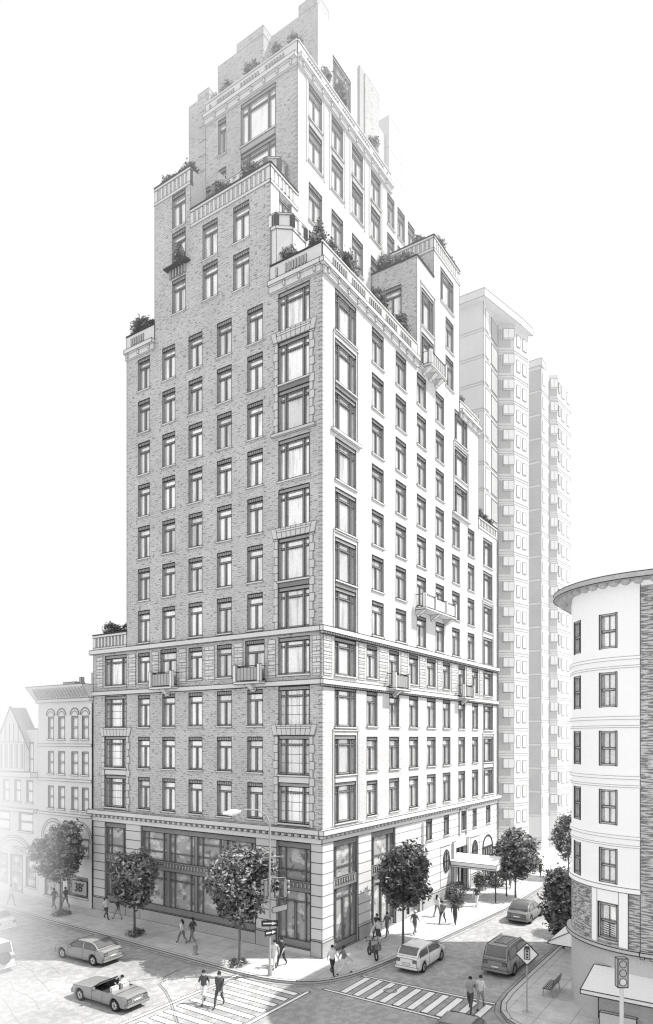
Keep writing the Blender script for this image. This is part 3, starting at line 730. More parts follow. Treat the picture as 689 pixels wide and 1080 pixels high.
m.line((X0 - .02, Y1, 3.0), (X0 - .02, 0, 3.0), .06)
cn = m.build('canopy', TW)
for x in (X0 + .08, X1 - .08): p = MB(); p.tube([(x, Y1 + .1, .13), (x, Y1 + .1, 2.85)], .06, 'dark', 8); p.build('post', cn)
for cs in (18.3, 21.2):
    pass
m = MB(); m.tube([G0(14.75, .2, .12), G0(14.75, 7.4, .12)], .07, 'stone_dark', 6); m.build('drainpipe', TW)
m = MB(); m.tube([(32.78, -.1, .2), (32.78, -.1, 35.2)], .05, 'ink', 6); m.build('drainpipe', TW)

# ------------------------------------------------------------------ neighbours along the avenue
def flat_window(F, a, b, z0, z1, arch=False, mat='pale_pane', ink='ink_soft', inkw=.045, rd=.2):
    fr, p = MB(), MB()
    for q0, q1 in ((a, a + .1), (b - .1, b)): fbox(fr, F, q0, q1, z0, z1, -rd, -.04, 'stone_dark', .03, ink)
    zm = (z0 + z1) / 2
    fbox(fr, F, a + .1, b - .1, zm - .06, zm + .06, -rd, -.06, 'frame_mid', .03, ink)
    fbox(fr, F, a + .1, b - .1, z1 - .14, z1, -rd, -.04, 'frame_mid', .03, ink)
    fbox(fr, F, a - .1, b + .1, z0 - .14, z0 - .003, -.1, .1, 'stone', .03, ink)
    p.poly([F(a, z0, -rd + .02), F(b, z0, -rd + .02), F(b, z1, -rd + .02), F(a, z1, -rd + .02)], mat)
    return fr, p
RA = empty('rowhouse', (0, 23.4, 0), 'pale four storey rowhouse with heavy bracketed cornice and arched openings, beside the tall tower', 'rowhouse', 'old houses along the avenue')
RA.location = (0, 0, 0)
F = LF(-.15); m = MB()
cols = [(23.75, 24.6), (25.15, 26.05), (27.0, 27.9), (28.6, 29.4)]
hs = [(a, b, z, z + 1.95) for a, b in cols for z in (8.3, 11.35, 14.4)] + [(23.7, 25.1, 4.4, 5.9)]
hs += [(23.8, 26.6, .9, 2.6), (27.3, 29.9, .5, 3.0)]
wall(m, F, 23.32, 30.9, 0, 17.6, hs, 'stone', rd=.25, inkmat='ink_soft')
m.box(.5, 14, 23.32, 30.9, 0, 17.5, 'stone')
m.line((.15, 30.9, 0), (.15, 30.9, 17.6), .05, 'ink_soft'); m.line((.15, 26.55, 7.8), (.15, 26.55, 17), .05, 'ink_soft'); m.line((.15, 30.3, 0), (.15, 30.3, 17), .04, 'ink_soft')
o = m.build('wall', RA)
for a, b, c, d in hs:
    f, p = flat_window(F, a, b, c, d, mat='pale_pane' if c > 3 else 'shopglass'); q = f.build('window' if c > 3 else 'shop_front', RA); p.build('pane', q)
m = MB()
for a, b in cols:
    m = MB(); cs = (a + b) / 2; pts = [F(cs + .62 * math.cos(t * math.pi / 10), 16.45 + .6 * math.sin(t * math.pi / 10), .05) for t in range(11)]
    m.pline(pts, .07, 'ink_soft'); m.pline([F(cs + .45 * math.cos(t * math.pi / 10), 16.4 + .4 * math.sin(t * math.pi / 10), .05) for t in range(11)], .04, 'ink_soft'); m.build('arch_moulding', RA)
for cs in (24.95, 28.6):
    m = MB()
    for r in (1.75, 1.5): m.pline([F(cs + r * math.cos(t * math.pi / 14), 5.6 + r * math.sin(t * math.pi / 14), .05) for t in range(15)], .05, 'ink_soft')
    m.build('arch_moulding', RA); m = MB(); m.poly([F(cs + .3 * math.cos(t * math.pi / 6), 6.0 + .35 * math.sin(t * math.pi / 6), .03) for t in range(12)], 'frame_mid')
    m.build('roundel', RA)
m = MB()
for z, d in ((7.7, .12), (10.7, .08), (13.75, .08)): fbox(m, F, 23.32, 30.9, z, z + .2, .002, d, 'stone', .03, 'ink_soft')
m.build('string_course', RA)
m = MB(); fbox(m, F, 23.32, 30.95, 17.6, 17.9, -.2, .25, 'stone', .03, 'ink_soft')
m.hexa([F(23.32, 17.9, -.2), F(31.0, 17.9, -.2), F(31.0, 17.9, .3), F(23.32, 17.9, .3), F(23.32, 19.0, -.2), F(31.2, 19.0, -.2), F(31.3, 19.0, 1.0), F(23.32, 19.0, 1.0)], 'stone', .05, 'ink_soft')
s = 23.6
while s < 30.6: m.tube([F(s, 18.0, .33), F(s, 18.35, .6), F(s, 18.8, .85)], [.14, .17, .12], 'stone_dark', 6); s += .42
m.build('cornice', RA)
m = MB(); m.box(3, 6, 24, 27.5, 17.5, 20.4, 'stone', .05); m.box(2.2, 2.5, 27.9, 28.2, 17.5, 20.0, 'stone_dark', .03); m.box(2, 3, 28.5, 30.3, 17.5, 19.6, 'stone_dark', .04); m.build('roof_box', RA)
# lettering helper
def letters(txt, F, s_right, z, size, d, mat, parent, rz, name='lettering', depth=.02):
    cu = D.curves.new(name, 'FONT'); cu.body = txt; cu.size = size; cu.extrude = depth; cu.align_x = 'CENTER'
    t = D.objects.new(name + '_curve', cu); C.objects.link(t)
    dg = bpy.context.evaluated_depsgraph_get(); me = D.meshes.new_from_object(t.evaluated_get(dg)); D.objects.remove(t)
    me.materials.clear(); me.materials.append(MATS[mat])
    o = D.objects.new(name, me); C.objects.link(o); o.parent = parent
    o.rotation_euler = (math.pi / 2, 0, rz); o.location = F(s_right, z, d); return o
sg = empty('shop_sign', F(24.85, 1.1, .05), 'dark shop panel lettered 3B low on the pale rowhouse next to the tower', 'sign')
m = MB(); m.box(-.06, .0, -1.0, 1.0, 0, 1.2, 'grey', .04); m.build('panel', sg)
letters("3B'", lambda s, z, d: (-.06 - d, s, z), 0, .3, 1.0, .03, 'dark', sg, -math.pi / 2); 

RB = empty('gabled_house', (0, 0, 0), 'faded half-timbered house with pointed gable, bay and balcony at the far left', 'rowhouse', 'old houses along the avenue')
m = MB(); hs = [(31.6, 32.4, 14.2 - 3.2, 14.0 + .1), (36.6, 37.4, 11.0, 14.0)] + [(a, a + 1.0, 8.6, 10.6) for a in (31.7, 33.6, 35.5, 37.4)] + [(31.7, 33.9, 5.9, 7.6), (35.4, 37.6, 5.9, 7.6), (30.95 + .3, 32.8, .9, 3.6), (33.3, 35.3, .2, 3.6), (35.8, 38.6, .9, 3.6)]
wall(m, F, 30.95, 39.5, 0, 15.2, hs, 'stone', rd=.25, inkmat='ink_soft'); m.box(.5, 13, 30.95, 39.5, 0, 15.1, 'stone'); m.build('wall', RB)
for a, b, c, d in hs:
    f, p = flat_window(F, a, b, c, d, mat='pale_pane' if c > 4 else 'shopglass'); q = f.build('window' if c > 4 else ('door' if c < .5 else 'shop_front'), RB); p.build('pane', q)
m = MB(); G = [F(32.0, 14.1, .5), F(34.4, 17.3, .5), F(36.6, 14.1, .5)]; B2 = [F(32.0, 14.1, -1), F(34.4, 17.3, -1), F(36.6, 14.1, -1)]
m.poly(G, 'stone'); m.poly([G[0], G[1], B2[1], B2[0]], 'stone_dark'); m.poly([G[1], G[2], B2[2], B2[1]], 'stone_dark'); m.pline([F(31.4, 13.3, .55), F(34.4, 17.4, .55), F(37.2, 13.3, .55)], .14, 'ink_soft')
for s in (33.2, 33.9, 34.6, 35.3): m.line(F(s, 14.1, .52), F(s, 15.8, .52), .07, 'ink_soft')
m.build('gable', RB)
m = MB(); fbox(m, F, 32.3, 36.3, 11.4, 14.1, .0, .5, 'stone', .05, 'ink_soft')
for i in range(9): fbox(m, F, 32.5 + i * .42, 32.72 + i * .42, 11.7, 13.9, .502, .53, 'pale_pane' if i % 2 else 'stone_dark', .02, 'ink_soft')
m.build('bay', RB)
m = MB(); fbox(m, F, 31.0, 38.5, 10.9, 11.35, .0, .7, 'stone', .04, 'ink_soft'); fbox(m, F, 31.0, 38.5, 7.7, 8.0, .0, .4, 'stone', .04, 'ink_soft')
m.build('balcony', RB)
m = MB()
for r in (2.9, 2.6, 2.2): m.pline([F(34.6 + r * math.cos(t * math.pi / 14), 3.6 + r * .62 * math.sin(t * math.pi / 14), .06) for t in range(15)], .05, 'ink_soft')
m.build('arch_moulding', RB)
sg = empty('shop_sign', F(33.6, 3.75, .04), 'carved shop name board in the arch over the door of the gabled house', 'sign')
m = MB(); m.box(-.05, 0, -1.35, 1.35, 0, .62, 'pale', .03, 'ink_soft'); m.build('board', sg)
letters('STORES', lambda s, z, d: (-.05 - d, s, z), 0, .12, .62, .03, 'frame_mid', sg, -math.pi / 2)
RC = empty('distant_house', (0, 0, 0), 'row house fading to white at the very far left of the avenue', 'rowhouse')
m = MB(); hs = [(a, a + 1.1, z, z + 1.8) for a in (40.5, 42.5, 44.5, 46.5) for z in (5, 8.2, 11.4)]
wall(m, F, 39.6, 52, 0, 15.6, hs, 'stone', inkmat='ink_pale'); m.box(.5, 12, 39.6, 52, 0, 15.5, 'stone'); m.build('wall', RC)
p = MB()
for a, b, c, d in hs: pass
p.poly([F(39.6, 4, -.24), F(52, 4, -.24), F(52, 14, -.24), F(39.6, 14, -.24)], 'pale_pane'); p.build('window', RC)

# ------------------------------------------------------------------ residential slabs down the side street
def slab(root, pts, H, back, facets, sp=3.01, flank=None):
    """pts: plan polyline from the flank round to the street side; floors of sp metres with white floor lines"""
    m = MB(); plan = pts + back; m.prism(plan, 0, H, 'pale', 0)
    def FF(i):
        a, b = Vector(pts[i]), Vector(pts[i + 1]); d = (b - a); n = Vector((d.y, -d.x)).normalized()
        mid = Vector((sum(p[0] for p in plan) / len(plan), sum(p[1] for p in plan) / len(plan)))
        if n.dot(a - mid) < 0: n = -n
        return (lambda s, z, q=0: (a.x + d.x * s + n.x * q, a.y + d.y * s + n.y * q, z))
    k = 1
    while H - k * sp > 1:
        z = H - k * sp
        for i in range(len(pts) - 1):
            F_ = FF(i); m.line(F_(0, z, .02), F_(1, z, .02), .07, 'ink_pale'); m.line(F_(0, z - .3, .02), F_(1, z - .3, .02), .05, 'ink_pale')
        k += 1
    for i, p in enumerate(pts): m.line((*p, 0), (*p, H), .07, 'ink_soft' if i in (1, 2) else 'ink_pale')
    m.build('wall', root)
    if flank is not None:
        F_ = FF(flank); m = MB(); k = 0
        while H - (k + 1) * sp > 3: fbox(m, F_, 0.0, 1.0, H - (k + 1) * sp + .05, H - k * sp - .35, .003, .03, 'grey'); k += 1
        m.build('flank_wall', root)
    for i, (s0, s1, lo, hi, mat, d, nm, ink) in facets:
        F_ = FF(i); k = 0
        while H - (k + 1) * sp > 3:
            v = MB(); zt = H - k * sp; fbox(v, F_, s0, s1, zt - hi, zt - lo, .004, d, mat, .06 if ink else 0, ink or 'ink_pale')
            if d > .1: v.line(F_((s0 + s1) / 2, zt - hi, d + .01), F_((s0 + s1) / 2, zt - lo, d + .01), .045, 'ink_pale')
            v.build(nm, root); k += 1
T1 = empty('apartment_slab', (0, 0, 0), 'pale apartment slab with floor lines and stacked bay windows, directly behind the stepped tower', 'apartment building', 'pale apartment slabs down the side street')
slab(T1, [(36.77, 14), (36.87, 3.03), (42.12, 3.19), (43.16, 1.64), (46.22, .88)], 63.8, [(46.9, 1.0), (46.9, 14)],
     [(1, (.12, .34, .5, 2.8, 'pale_pane', .05, 'window', 'ink_pale')), (1, (.5, .92, .45, 2.8, 'grey', .05, 'balcony_door', 'ink_soft')),
      (2, (.28, .98, .62, 1.75, 'pale_pane', .35, 'bay_window', 'ink_soft')), (2, (.02, .8, 1.8, 2.7, 'pale_dark', .03, 'brick_panel', None)), (2, (.02, .2, .5, 1.8, 'pale_dark', .025, 'brick_panel', None)),
      (3, (.2, .42, .9, 2.3, 'pale_pane', .06, 'window', 'ink_soft')), (3, (.62, .86, .9, 2.3, 'pale_pane', .06, 'window', 'ink_soft'))])
m = MB(); m.hexa([(36.0, 14, 63.8), (36.0, 2.6, 63.8), (43.6, .9, 63.8), (46.6, .4, 63.8), (36.0, 14, 64.7), (36.0, 2.6, 64.7), (43.6, .9, 64.7), (46.6, .4, 64.7)], 'pale', .06, 'ink_soft'); m.build('roof', T1)
T2 = empty('apartment_slab', (0, 0, 0), 'second pale slab with grey flank wall, the one farther down the street between the first slab and the round corner house', 'apartment building', 'pale apartment slabs down the side street')
slab(T2, [(50.39, 6.04), (50.44, .5), (53.28, .25), (53.84, -.58), (58.76, -1.07)], 61.9, [(62, -1.0), (62, 6)],
     [(1, (.15, .4, .8, 2.2, 'pale_pane', .06, 'window', 'ink_pale')), (2, (.02, .98, .62, 1.8, 'pale_pane', .4, 'bay_window', 'ink_soft')), (2, (.02, .98, 1.85, 2.75, 'pale_dark', .03, 'brick_panel', None)),
      (3, (.08, .2, .8, 2.1, 'grey', .06, 'window', 'ink_soft')), (3, (.32, .5, .8, 2.3, 'pale_pane', .06, 'window', 'ink_soft')), (3, (.7, .86, .8, 2.3, 'pale_pane', .06, 'window', 'ink_soft'))], flank=0)
m = MB(); m.box(50.2, 52.0, .4, 6, 61.9, 62.8, 'pale', .06, 'ink_soft'); m.build('roof', T2)
# podium wall joining them at the street
lw = MB(); lw.box(33.4, 36.5, 1.2, 6, 0, 4.5, 'pale', .05, 'ink_soft'); lw.build('garden_wall', label='low pale wall block behind the street tree at the foot of the slabs', cat='wall')

# ------------------------------------------------------------------ round corner house on the right
RH = empty('round_corner_house', (3.6, -19.1, 0), 'white stuccoed corner house with rounded end, scalloped eave and brick flank, at the right edge', 'house')
RH.location = (0, 0, 0)
CX, CY, CR = 3.6, -19.1, 4.15
def CF(s, z, d=0):
    a = math.radians(180) - s / CR
    return (CX + (CR + d) * math.cos(a), CY + (CR + d) * math.sin(a), z)
m = MB(); wz = [(20.74 - 2.95 * k - 1.75, 20.74 - 2.95 * k) for k in range(5)]
def s_of(deg): return math.radians(180 - deg) * CR
ch = [(s_of(158) - .5, s_of(158) + .5, a, b) for a, b in wz] + [(s_of(125) - .45, s_of(125) + .45, a, b) for a, b in wz] + [(s_of(92) - .45, s_of(92) + .45, a, b) for a, b in wz]
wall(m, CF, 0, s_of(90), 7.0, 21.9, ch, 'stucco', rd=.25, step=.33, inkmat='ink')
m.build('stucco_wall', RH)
m = MB(); W2 = (s_of(158) - .55, s_of(158) + .55, 4.35, 6.15)
wall(m, CF, 0, s_of(90), 4.1, 7.0, [W2], 'roughbrick', rd=.25, step=.33)
for h in (0, 22.2):
    pass
m.build('brick_storey', RH)
m = MB(); wall(m, CF, 0, s_of(90), 0, 3.9, [], 'stucco_grey', step=.33); 
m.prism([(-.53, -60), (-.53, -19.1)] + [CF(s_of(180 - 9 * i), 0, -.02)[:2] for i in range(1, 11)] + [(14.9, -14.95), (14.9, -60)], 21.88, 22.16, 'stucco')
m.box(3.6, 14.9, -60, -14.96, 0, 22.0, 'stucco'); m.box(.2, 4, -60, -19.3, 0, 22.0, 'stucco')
m.box(-.55, .3, -60, -19.1, 0, 3.9, 'stucco_grey'); m.prism([CF(s, 0, -.3)[:2] for s in [i * .33 for i in range(20)]] + [(3.6, -19.3)], 0, 22, 'stone_dark')
m.build('ground_storey', RH)
m = MB(); FL = LF(-.55); hb = []
wall(m, FL, -60, -19.1, 3.9, 21.9, hb, 'roughbrick'); m.line((-.56, -19.1, 4), (-.56, -19.1, 22), .04, 'ink_soft'); m.build('brick_wall', RH)
for (a, b, c, d) in ch + [W2]:
    f, p = MB(), MB(); rd = .22
    for q0, q1 in ((a, a + .1), (b - .1, b)): fbox(f, CF, q0, q1, c, d, -rd, -.02, 'grey', .03)
    fbox(f, CF, a + .14, b - .14, (c + d) / 2 - .05, (c + d) / 2 + .05, -rd, -.06, 'frame_mid', .03); fbox(f, CF, a + .1, b - .1, d - .1, d, -rd, -.02, 'grey', .025); fbox(f, CF, a + .1, b - .1, c, c + .1, -rd, -.02, 'grey', .025)
    f.line(CF((a + b) / 2, c + .1, -.14), CF((a + b) / 2, d - .1, -.14), .035)
    p.poly([CF(a, c, -.16), CF(b, c, -.16), CF(b, d, -.16), CF(a, d, -.16)], 'glass')
    o = f.build('window', RH); p.build('pane', o)
m = MB(); a, b, c, d = W2
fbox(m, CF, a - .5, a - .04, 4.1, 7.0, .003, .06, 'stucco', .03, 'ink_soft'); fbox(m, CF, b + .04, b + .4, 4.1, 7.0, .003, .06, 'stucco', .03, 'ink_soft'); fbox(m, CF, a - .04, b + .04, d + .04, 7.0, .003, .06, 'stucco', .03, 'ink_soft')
for k in range(7): m.line(CF(a + .2, c + .15 + k * .11, -.05), CF(b - .2, c + .22 + k * .11, -.05), .035)
m.build('window_surround', RH)
def ring(m, z0, z1, d, mat, w=.03, im='ink_pale'):
    st = 14; S = [s_of(90) * i / st for i in range(st + 1)]
    for i in range(st):
        a, b = S[i], S[i + 1]
        m.hexa([CF(a, z0, 0), CF(b, z0, 0), CF(b, z0, d), CF(a, z0, d), CF(a, z1, 0), CF(b, z1, 0), CF(b, z1, d), CF(a, z1, d)], mat)
        for z in (z0, z1): m.line(CF(a, z, d), CF(b, z, d), w, im)
for k in range(4):
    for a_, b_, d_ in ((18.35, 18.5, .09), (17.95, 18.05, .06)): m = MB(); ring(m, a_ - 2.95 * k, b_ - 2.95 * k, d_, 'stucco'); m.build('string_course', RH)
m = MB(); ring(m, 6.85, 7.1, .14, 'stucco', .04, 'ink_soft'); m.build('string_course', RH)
m = MB(); ring(m, 3.9, 4.1, .28, 'stucco_grey', .05, 'ink'); fbox(m, FL, -60, -19.1, 3.9, 4.1, 0, .28, 'stucco_grey', .05)
for k in range(60): fbox(m, FL, -19.3 - k * .45, -19.12 - k * .45, 3.76, 3.898, .0, .2, 'stucco_grey', .03)
m.build('cornice', RH)
m = MB(); st = 18; S = [s_of(90) * i / st for i in range(st + 1)]
E0 = [CF(s, 0, .95)[:2] for s in S]
eave = [(-1.5, -60), (-1.5, -19.1)] + E0[1:] + [(16, -14.0), (16, -60)]
m.prism(eave, 22.15, 22.42, 'grey', .045, smooth=True)
for i in range(0, 30):
    if i < 14: c = CF(s_of(90) * i / 13, 22.4, .55)
    else: c = (-1.1, -19.1 - (i - 13) * .75, 22.4)
    m.ball((c[0], c[1], 22.14), .26, .26, .26, 'grey', 8, 5, -1)
m.build('eave', RH)
m = MB(); m.hexa([(-1.9, -26, 1.95), (-1.9, -16.6, 1.95), (-.3, -16.6, 1.95), (-.3, -26, 1.95), (-1.88, -26, 2.15), (-1.88, -16.6, 2.15), (-.3, -16.9, 3.0), (-.3, -26, 3.0)], 'white', .05)
m.build('awning', label=None) if 0 else m.build('awning', RH)
m = MB(); m.hexa([(4.2, -14.9, 2.3), (9, -14.9, 2.3), (9, -13.3, 2.3), (4.2, -13.3, 2.3), (4.6, -14.9, 3.3), (9, -14.9, 3.3), (9, -13.35, 2.45), (4.2, -13.35, 2.45)], 'white', .05); m.build('side_awning', RH)
m = MB(); fbox(m, LF(-.7), -25, -17.2, .5, 1.9, 0, .02, 'stone_dark', .04); fbox(m, LF(-.7), -19, -17.3, .1, .9, .02, .3, 'stone', .04); m.build('shop_window', RH)

# ------------------------------------------------------------------ trees and shrubs
def leaf_mesh(name, lobes, n, size, tones=('leaf_dark', 'leaf_mid', 'leaf_light'), seed=1, inner=True, wts=(4, 4, 2)):
    r = random.Random(seed); m = MB(); tot = sum(l[3] * l[4] * l[5] for l in lobes)
    tl = [t for t, k in zip(tones, wts) for _ in range(k)]
    for (cx, cy, cz, rx, ry, rz) in lobes:
        k = int(n * rx * ry * rz / tot)
        for _ in range(k // 7 + 1):
            # a twig-end cluster of leaves sharing a tone
            while True:
                d = Vector((r.gauss(0, 1), r.gauss(0, 1), r.gauss(0, 1)))
                if d.length > .1: break
            d.normalize(); q = r.uniform(.35, 1.0) ** .45 * r.uniform(.9, 1.08)
            c = Vector((cx + d.x * rx * q, cy + d.y * ry * q, cz + d.z * rz * q)); tone = r.choice(tl)
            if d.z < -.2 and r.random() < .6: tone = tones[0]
            for _ in range(7):
                p = c + Vector((r.gauss(0, 1), r.gauss(0, 1), r.gauss(0, 1))) * size * .9
                u = Vector((r.gauss(0, 1), r.gauss(0, 1), r.gauss(0, .7))).normalized(); t = u.cross(Vector((r.gauss(0, 1), r.gauss(0, 1), r.gauss(0, 1)))).normalized()
                L = size * r.uniform(.6, 1.2); Wd = L * .45
                m.poly([p - u * L, p + t * Wd, p + u * L, p - t * Wd], tone)
                if r.random() < .16: m.line(p - u * L + t * .01, p + u * L + t * .01, .022, 'ink')
    return m
def tree(x, y, h, rx, rz, cz, seed, label, n=8500, size=.17, tones=('leaf_dark', 'leaf_mid', 'leaf_light'), wts=(4, 4, 2), trunk_r=.085, group='street trees on the pavements', z0=SW, name='street_tree'):
    r = random.Random(seed); root = empty(name, (x, y, z0), label, 'tree', group)
    lobes = [(0, 0, cz, rx * .72, rx * .72, rz * .8)]
    for i in range(13):
        a = r.uniform(0, 6.28); e = r.uniform(-.75, 1.0); q = math.sqrt(max(0, 1 - e * e * .75))
        k_ = r.uniform(.55, .8); lobes.append((math.cos(a) * rx * k_ * q, math.sin(a) * rx * k_ * q, cz + e * rz * .72, rx * r.uniform(.22, .42), rx * r.uniform(.22, .42), rz * r.uniform(.2, .34)))
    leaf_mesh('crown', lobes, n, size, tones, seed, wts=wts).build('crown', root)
    t = MB(); base = cz - rz * .9
    t.tube([(0, 0, 0), (.03, .02, base * .5), (0, 0, base), (.05, -.03, cz)], [trunk_r * 1.25, trunk_r, trunk_r * .85, trunk_r * .4], 'bark', 8)
    for i in range(8):
        a = i * .9 + r.uniform(0, .5); zb = base + r.uniform(-.2, rz * .7); e = rx * r.uniform(.5, .8)
        t.tube([(0, 0, zb), (math.cos(a) * e * .5, math.sin(a) * e * .5, zb + rz * .35), (math.cos(a) * e, math.sin(a) * e, zb + rz * .55)], [trunk_r * .5, trunk_r * .3, .015], 'bark', 5)
    t.build('trunk', root); return root
tree(-2.93, 23.6, 7, 2.25, 2.7, 5.0, 11, 'pale faded street tree in front of the rowhouse with the 3B panel', wts=(1, 5, 4))
tree(-3.28, 14.3, 6.3, 2.0, 2.35, 3.95, 12, 'round street tree with slim trunk midway along the left pavement, before the shopfront', wts=(1, 5, 4))
tree(-3.96, 3.61, 8, 2.35, 2.85, 5.0, 13, 'leafy street tree by the kerb close to the sign pole and the corner', n=10000, wts=(2, 4, 4))
tree(5.6, -3.0, 8, 2.25, 2.6, 4.75, 14, 'dark dense street tree on the side street behind the white hatchback', n=10000, wts=(8, 3, 1))
tree(23.6, -5.0, 9, 2.15, 2.9, 3.9, 15, 'tall light street tree just past the entrance canopy', wts=(2, 4, 4))
tree(34.5, -6.9, 9, 1.9, 3.0, 4.2, 16, 'grey tree farthest down the side street against the pale slabs', wts=(3, 5, 1), n=3800)
tree(10.9, -11.9 - .6, 7, 1.75, 2.7, 2.9, 17, 'broad dark tree leaning out beside the round corner house', n=6500, wts=(5, 4, 2), size=.17)
tree(15.5, -12.9, 5, 1.5, 2.2, 3.0, 18, 'lower bushy tree against the wall of the round corner house', n=3000, wts=(3, 6, 2))
def bush(x, y, z, r_, h, seed, label, name='terrace_shrub', cat='shrub', group='shrubs on the setback terraces', n=1500, size=.13, wts=(4, 4, 1), pot=False, cone=False):
    rr = random.Random(seed); r_ *= 1.0; h *= 1.0
    root = empty(name, (x, y, z), label, cat, group)
    if cone: lobes = [(0, 0, h * .3, r_, r_, h * .33), (0, 0, h * .62, r_ * .62, r_ * .62, h * .28), (0, 0, h * .88, r_ * .3, r_ * .3, h * .2)]
    else: lobes = [(0, 0, h * .5, r_ * .75, r_ * .75, h * .45)] + [(rr.uniform(-1, 1) * r_ * .6, rr.uniform(-1, 1) * r_ * .6, h * rr.uniform(.3, .75), r_ * .45, r_ * .45, h * .3) for _ in range(5)]
    leaf_mesh('foliage', lobes, n, size, seed=seed, wts=wts).build('foliage', root)
    s = MB()
    if pot: s.prism([(r_ * .7 * math.cos(a * math.pi / 4), r_ * .7 * math.sin(a * math.pi / 4)) for a in range(8)], 0, h * .35, 'stone_dark', .03); s.build('planter', root)
    else: s.tube([(0, 0, 0), (.02, 0, h * .5)], [.05, .03], 'bark', 5); s.build('stem', root)
    return root
tb = [(.6, 18.0, 46.7, .8, 1.5, 'rounded shrub on the small corner terrace at the left shoulder of the tower'), (.6, 16.6, 46.7, .35, 1.0, 'small clipped shrub against the wall on the left shoulder terrace'),
      (.7, 21.8, 22.9, .75, 1.2, 'bushy shrub above the low balustrade at the far left of the tower'), (.7, 19.8, 22.9, .4, .9, 'little shrub in the corner of the lowest left terrace'),
      (.8, 3.2, 46.6, .85, 1.5, 'broad shrub on the podium corner beside the octagonal pavilion'), (.5, .6, 46.7, .5, 1.8, 'pointed evergreen at the very corner of the podium roof'),
      (1.9, .6, 46.7, .6, 1.5, 'low shrub next to the pointed evergreen on the podium corner'), (4.3, .7, 46.7, .9, 1.9, 'rounded bush along the side parapet below the shaft'),
      (8.2, .8, 46.6, .9, 1.9, 'bush on the side terrace at the foot of the west wall of the stepped block'), (9.8, 1.0, 46.6, .8, 1.7, 'wide shrub halfway along the side terrace'),
      (12.4, .8, 46.6, .9, 2.0, 'shrub tucked against the tall block at the end of the side terrace'),
      (.6, 9.4, 53.8, .9, 1.5, 'full shrub on the upper left terrace under the big shaft window'), (.7, 6.6, 53.8, .8, 1.7, 'shrub spilling over the balustrade beside the upper pavilion'),
      (.8, 15.2, 57.1, .55, 1.0, 'dark shrub at the outer end of the highest left terrace'), (.8, 14.2, 57.1, .5, 1.1, 'dark shrub second from the outer end of the highest left terrace'), (.8, 12.8, 57.1, .6, 1.4, 'tufted shrub in the inner corner of the highest left terrace'),
      (4.1, 12.0, 64.9, .7, 2.1, 'bushy conifer on the left end of the shaft roof'), (4.1, 9.2, 64.9, .8, 2.0, 'rounded shrub in the middle of the shaft roof edge'), (4.1, 6.9, 64.9, .65, 2.1, 'upright shrub right of the middle on the shaft roof edge'), (3.9, 5.0, 64.9, .4, 1.5, 'slim pale shrub near the front corner of the shaft roof'),
      (7.2, 4.8, 64.9, .6, 1.8, 'shrub on the roof edge left of the penthouse window'), (9.6, 4.75, 64.9, .75, 2.6, 'large shrub in front of the penthouse window'), (14.6, 4.75, 64.9, .6, 1.7, 'shrub on the roof edge below the slim penthouse pier'),
      (14.5, 3.4, 54.1, .7, 1.7, 'terrace shrub nearest the shaft on the stepped side block'), (15.2, 2.6, 54.1, .75, 1.8, 'terrace shrub second from the shaft on the stepped side block'), (15.2, 1.7, 54.1, .7, 1.6, 'terrace shrub in the middle of the stepped side block'), (16.2, 1.1, 54.1, .65, 1.4, 'terrace shrub nearest the front edge of the stepped side block'),
      (17.8, 1.6, 57.7, .5, .9, 'low round shrub on top of the highest side block'), (19.3, .6, 57.7, .5, 1.3, 'tufted shrub on the right part of the highest side block'), (21.6, .6, 57.7, .35, .8, 'tiny shrub at the right end of the highest side block'),
      (23.6, .5, 45.7, .55, 1.2, 'small shrub on the narrow right shoulder of the tower'), (28.3, .5, 36.3, .6, 1.1, 'shrub filling the left of the lower right terrace'), (29.8, .5, 36.3, .6, .9, 'shrub in the middle of the lower right terrace'), (31.4, .5, 36.3, .5, .8, 'shrub at the right end of the lower right terrace'), (-.22, 12.9, 50.32, .3, 1.3, 'thin shrub standing on the small window ledge high on the left front')]
for i, (x, y, z, r_, h, lb) in enumerate(tb): bush(x, y, z - .02, r_, h, 40 + i, lb, cone=('evergreen' in lb or 'conifer' in lb or 'upright' in lb), wts=(2, 5, 3) if z < 60 else (1, 4, 5))
for i, (x, y, lb) in enumerate([(18.8, -1.2, 'large potted bush left of the entrance doors'), (20.2, -1.0, 'potted bush close under the left side of the entrance canopy'), (24.8, -1.3, 'potted bush right of the entrance doors'), (17.6, -1.9, 'dark bush at the pavement edge of the entrance planting')]):
    bush(x, y, SW, .65, 1.5, 90 + i, lb, 'potted_bush', 'potted plant', 'potted bushes by the entrance', pot=True, wts=(6, 3, 1))
bush(27.2, -2.0, SW, 1.0, 2.4, 97, 'cone shaped evergreen bush under the tall light street tree', 'evergreen_bush', 'bush', None, 1200, cone=True)
for i, (x, y, lb) in enumerate([(-2.93, 23.6, 'low ring of plants at the foot of the faded tree before the rowhouse'), (-3.28, 14.3, 'low ring of plants around the slim tree midway along the pavement'), (-3.96, 3.61, 'low ring of plants around the tree nearest the corner')]):
    bush(x, y, SW, .85, .35, 100 + i, lb, 'tree_pit_planting', 'flower bed', 'planted rings around the street trees', n=500, size=.09)

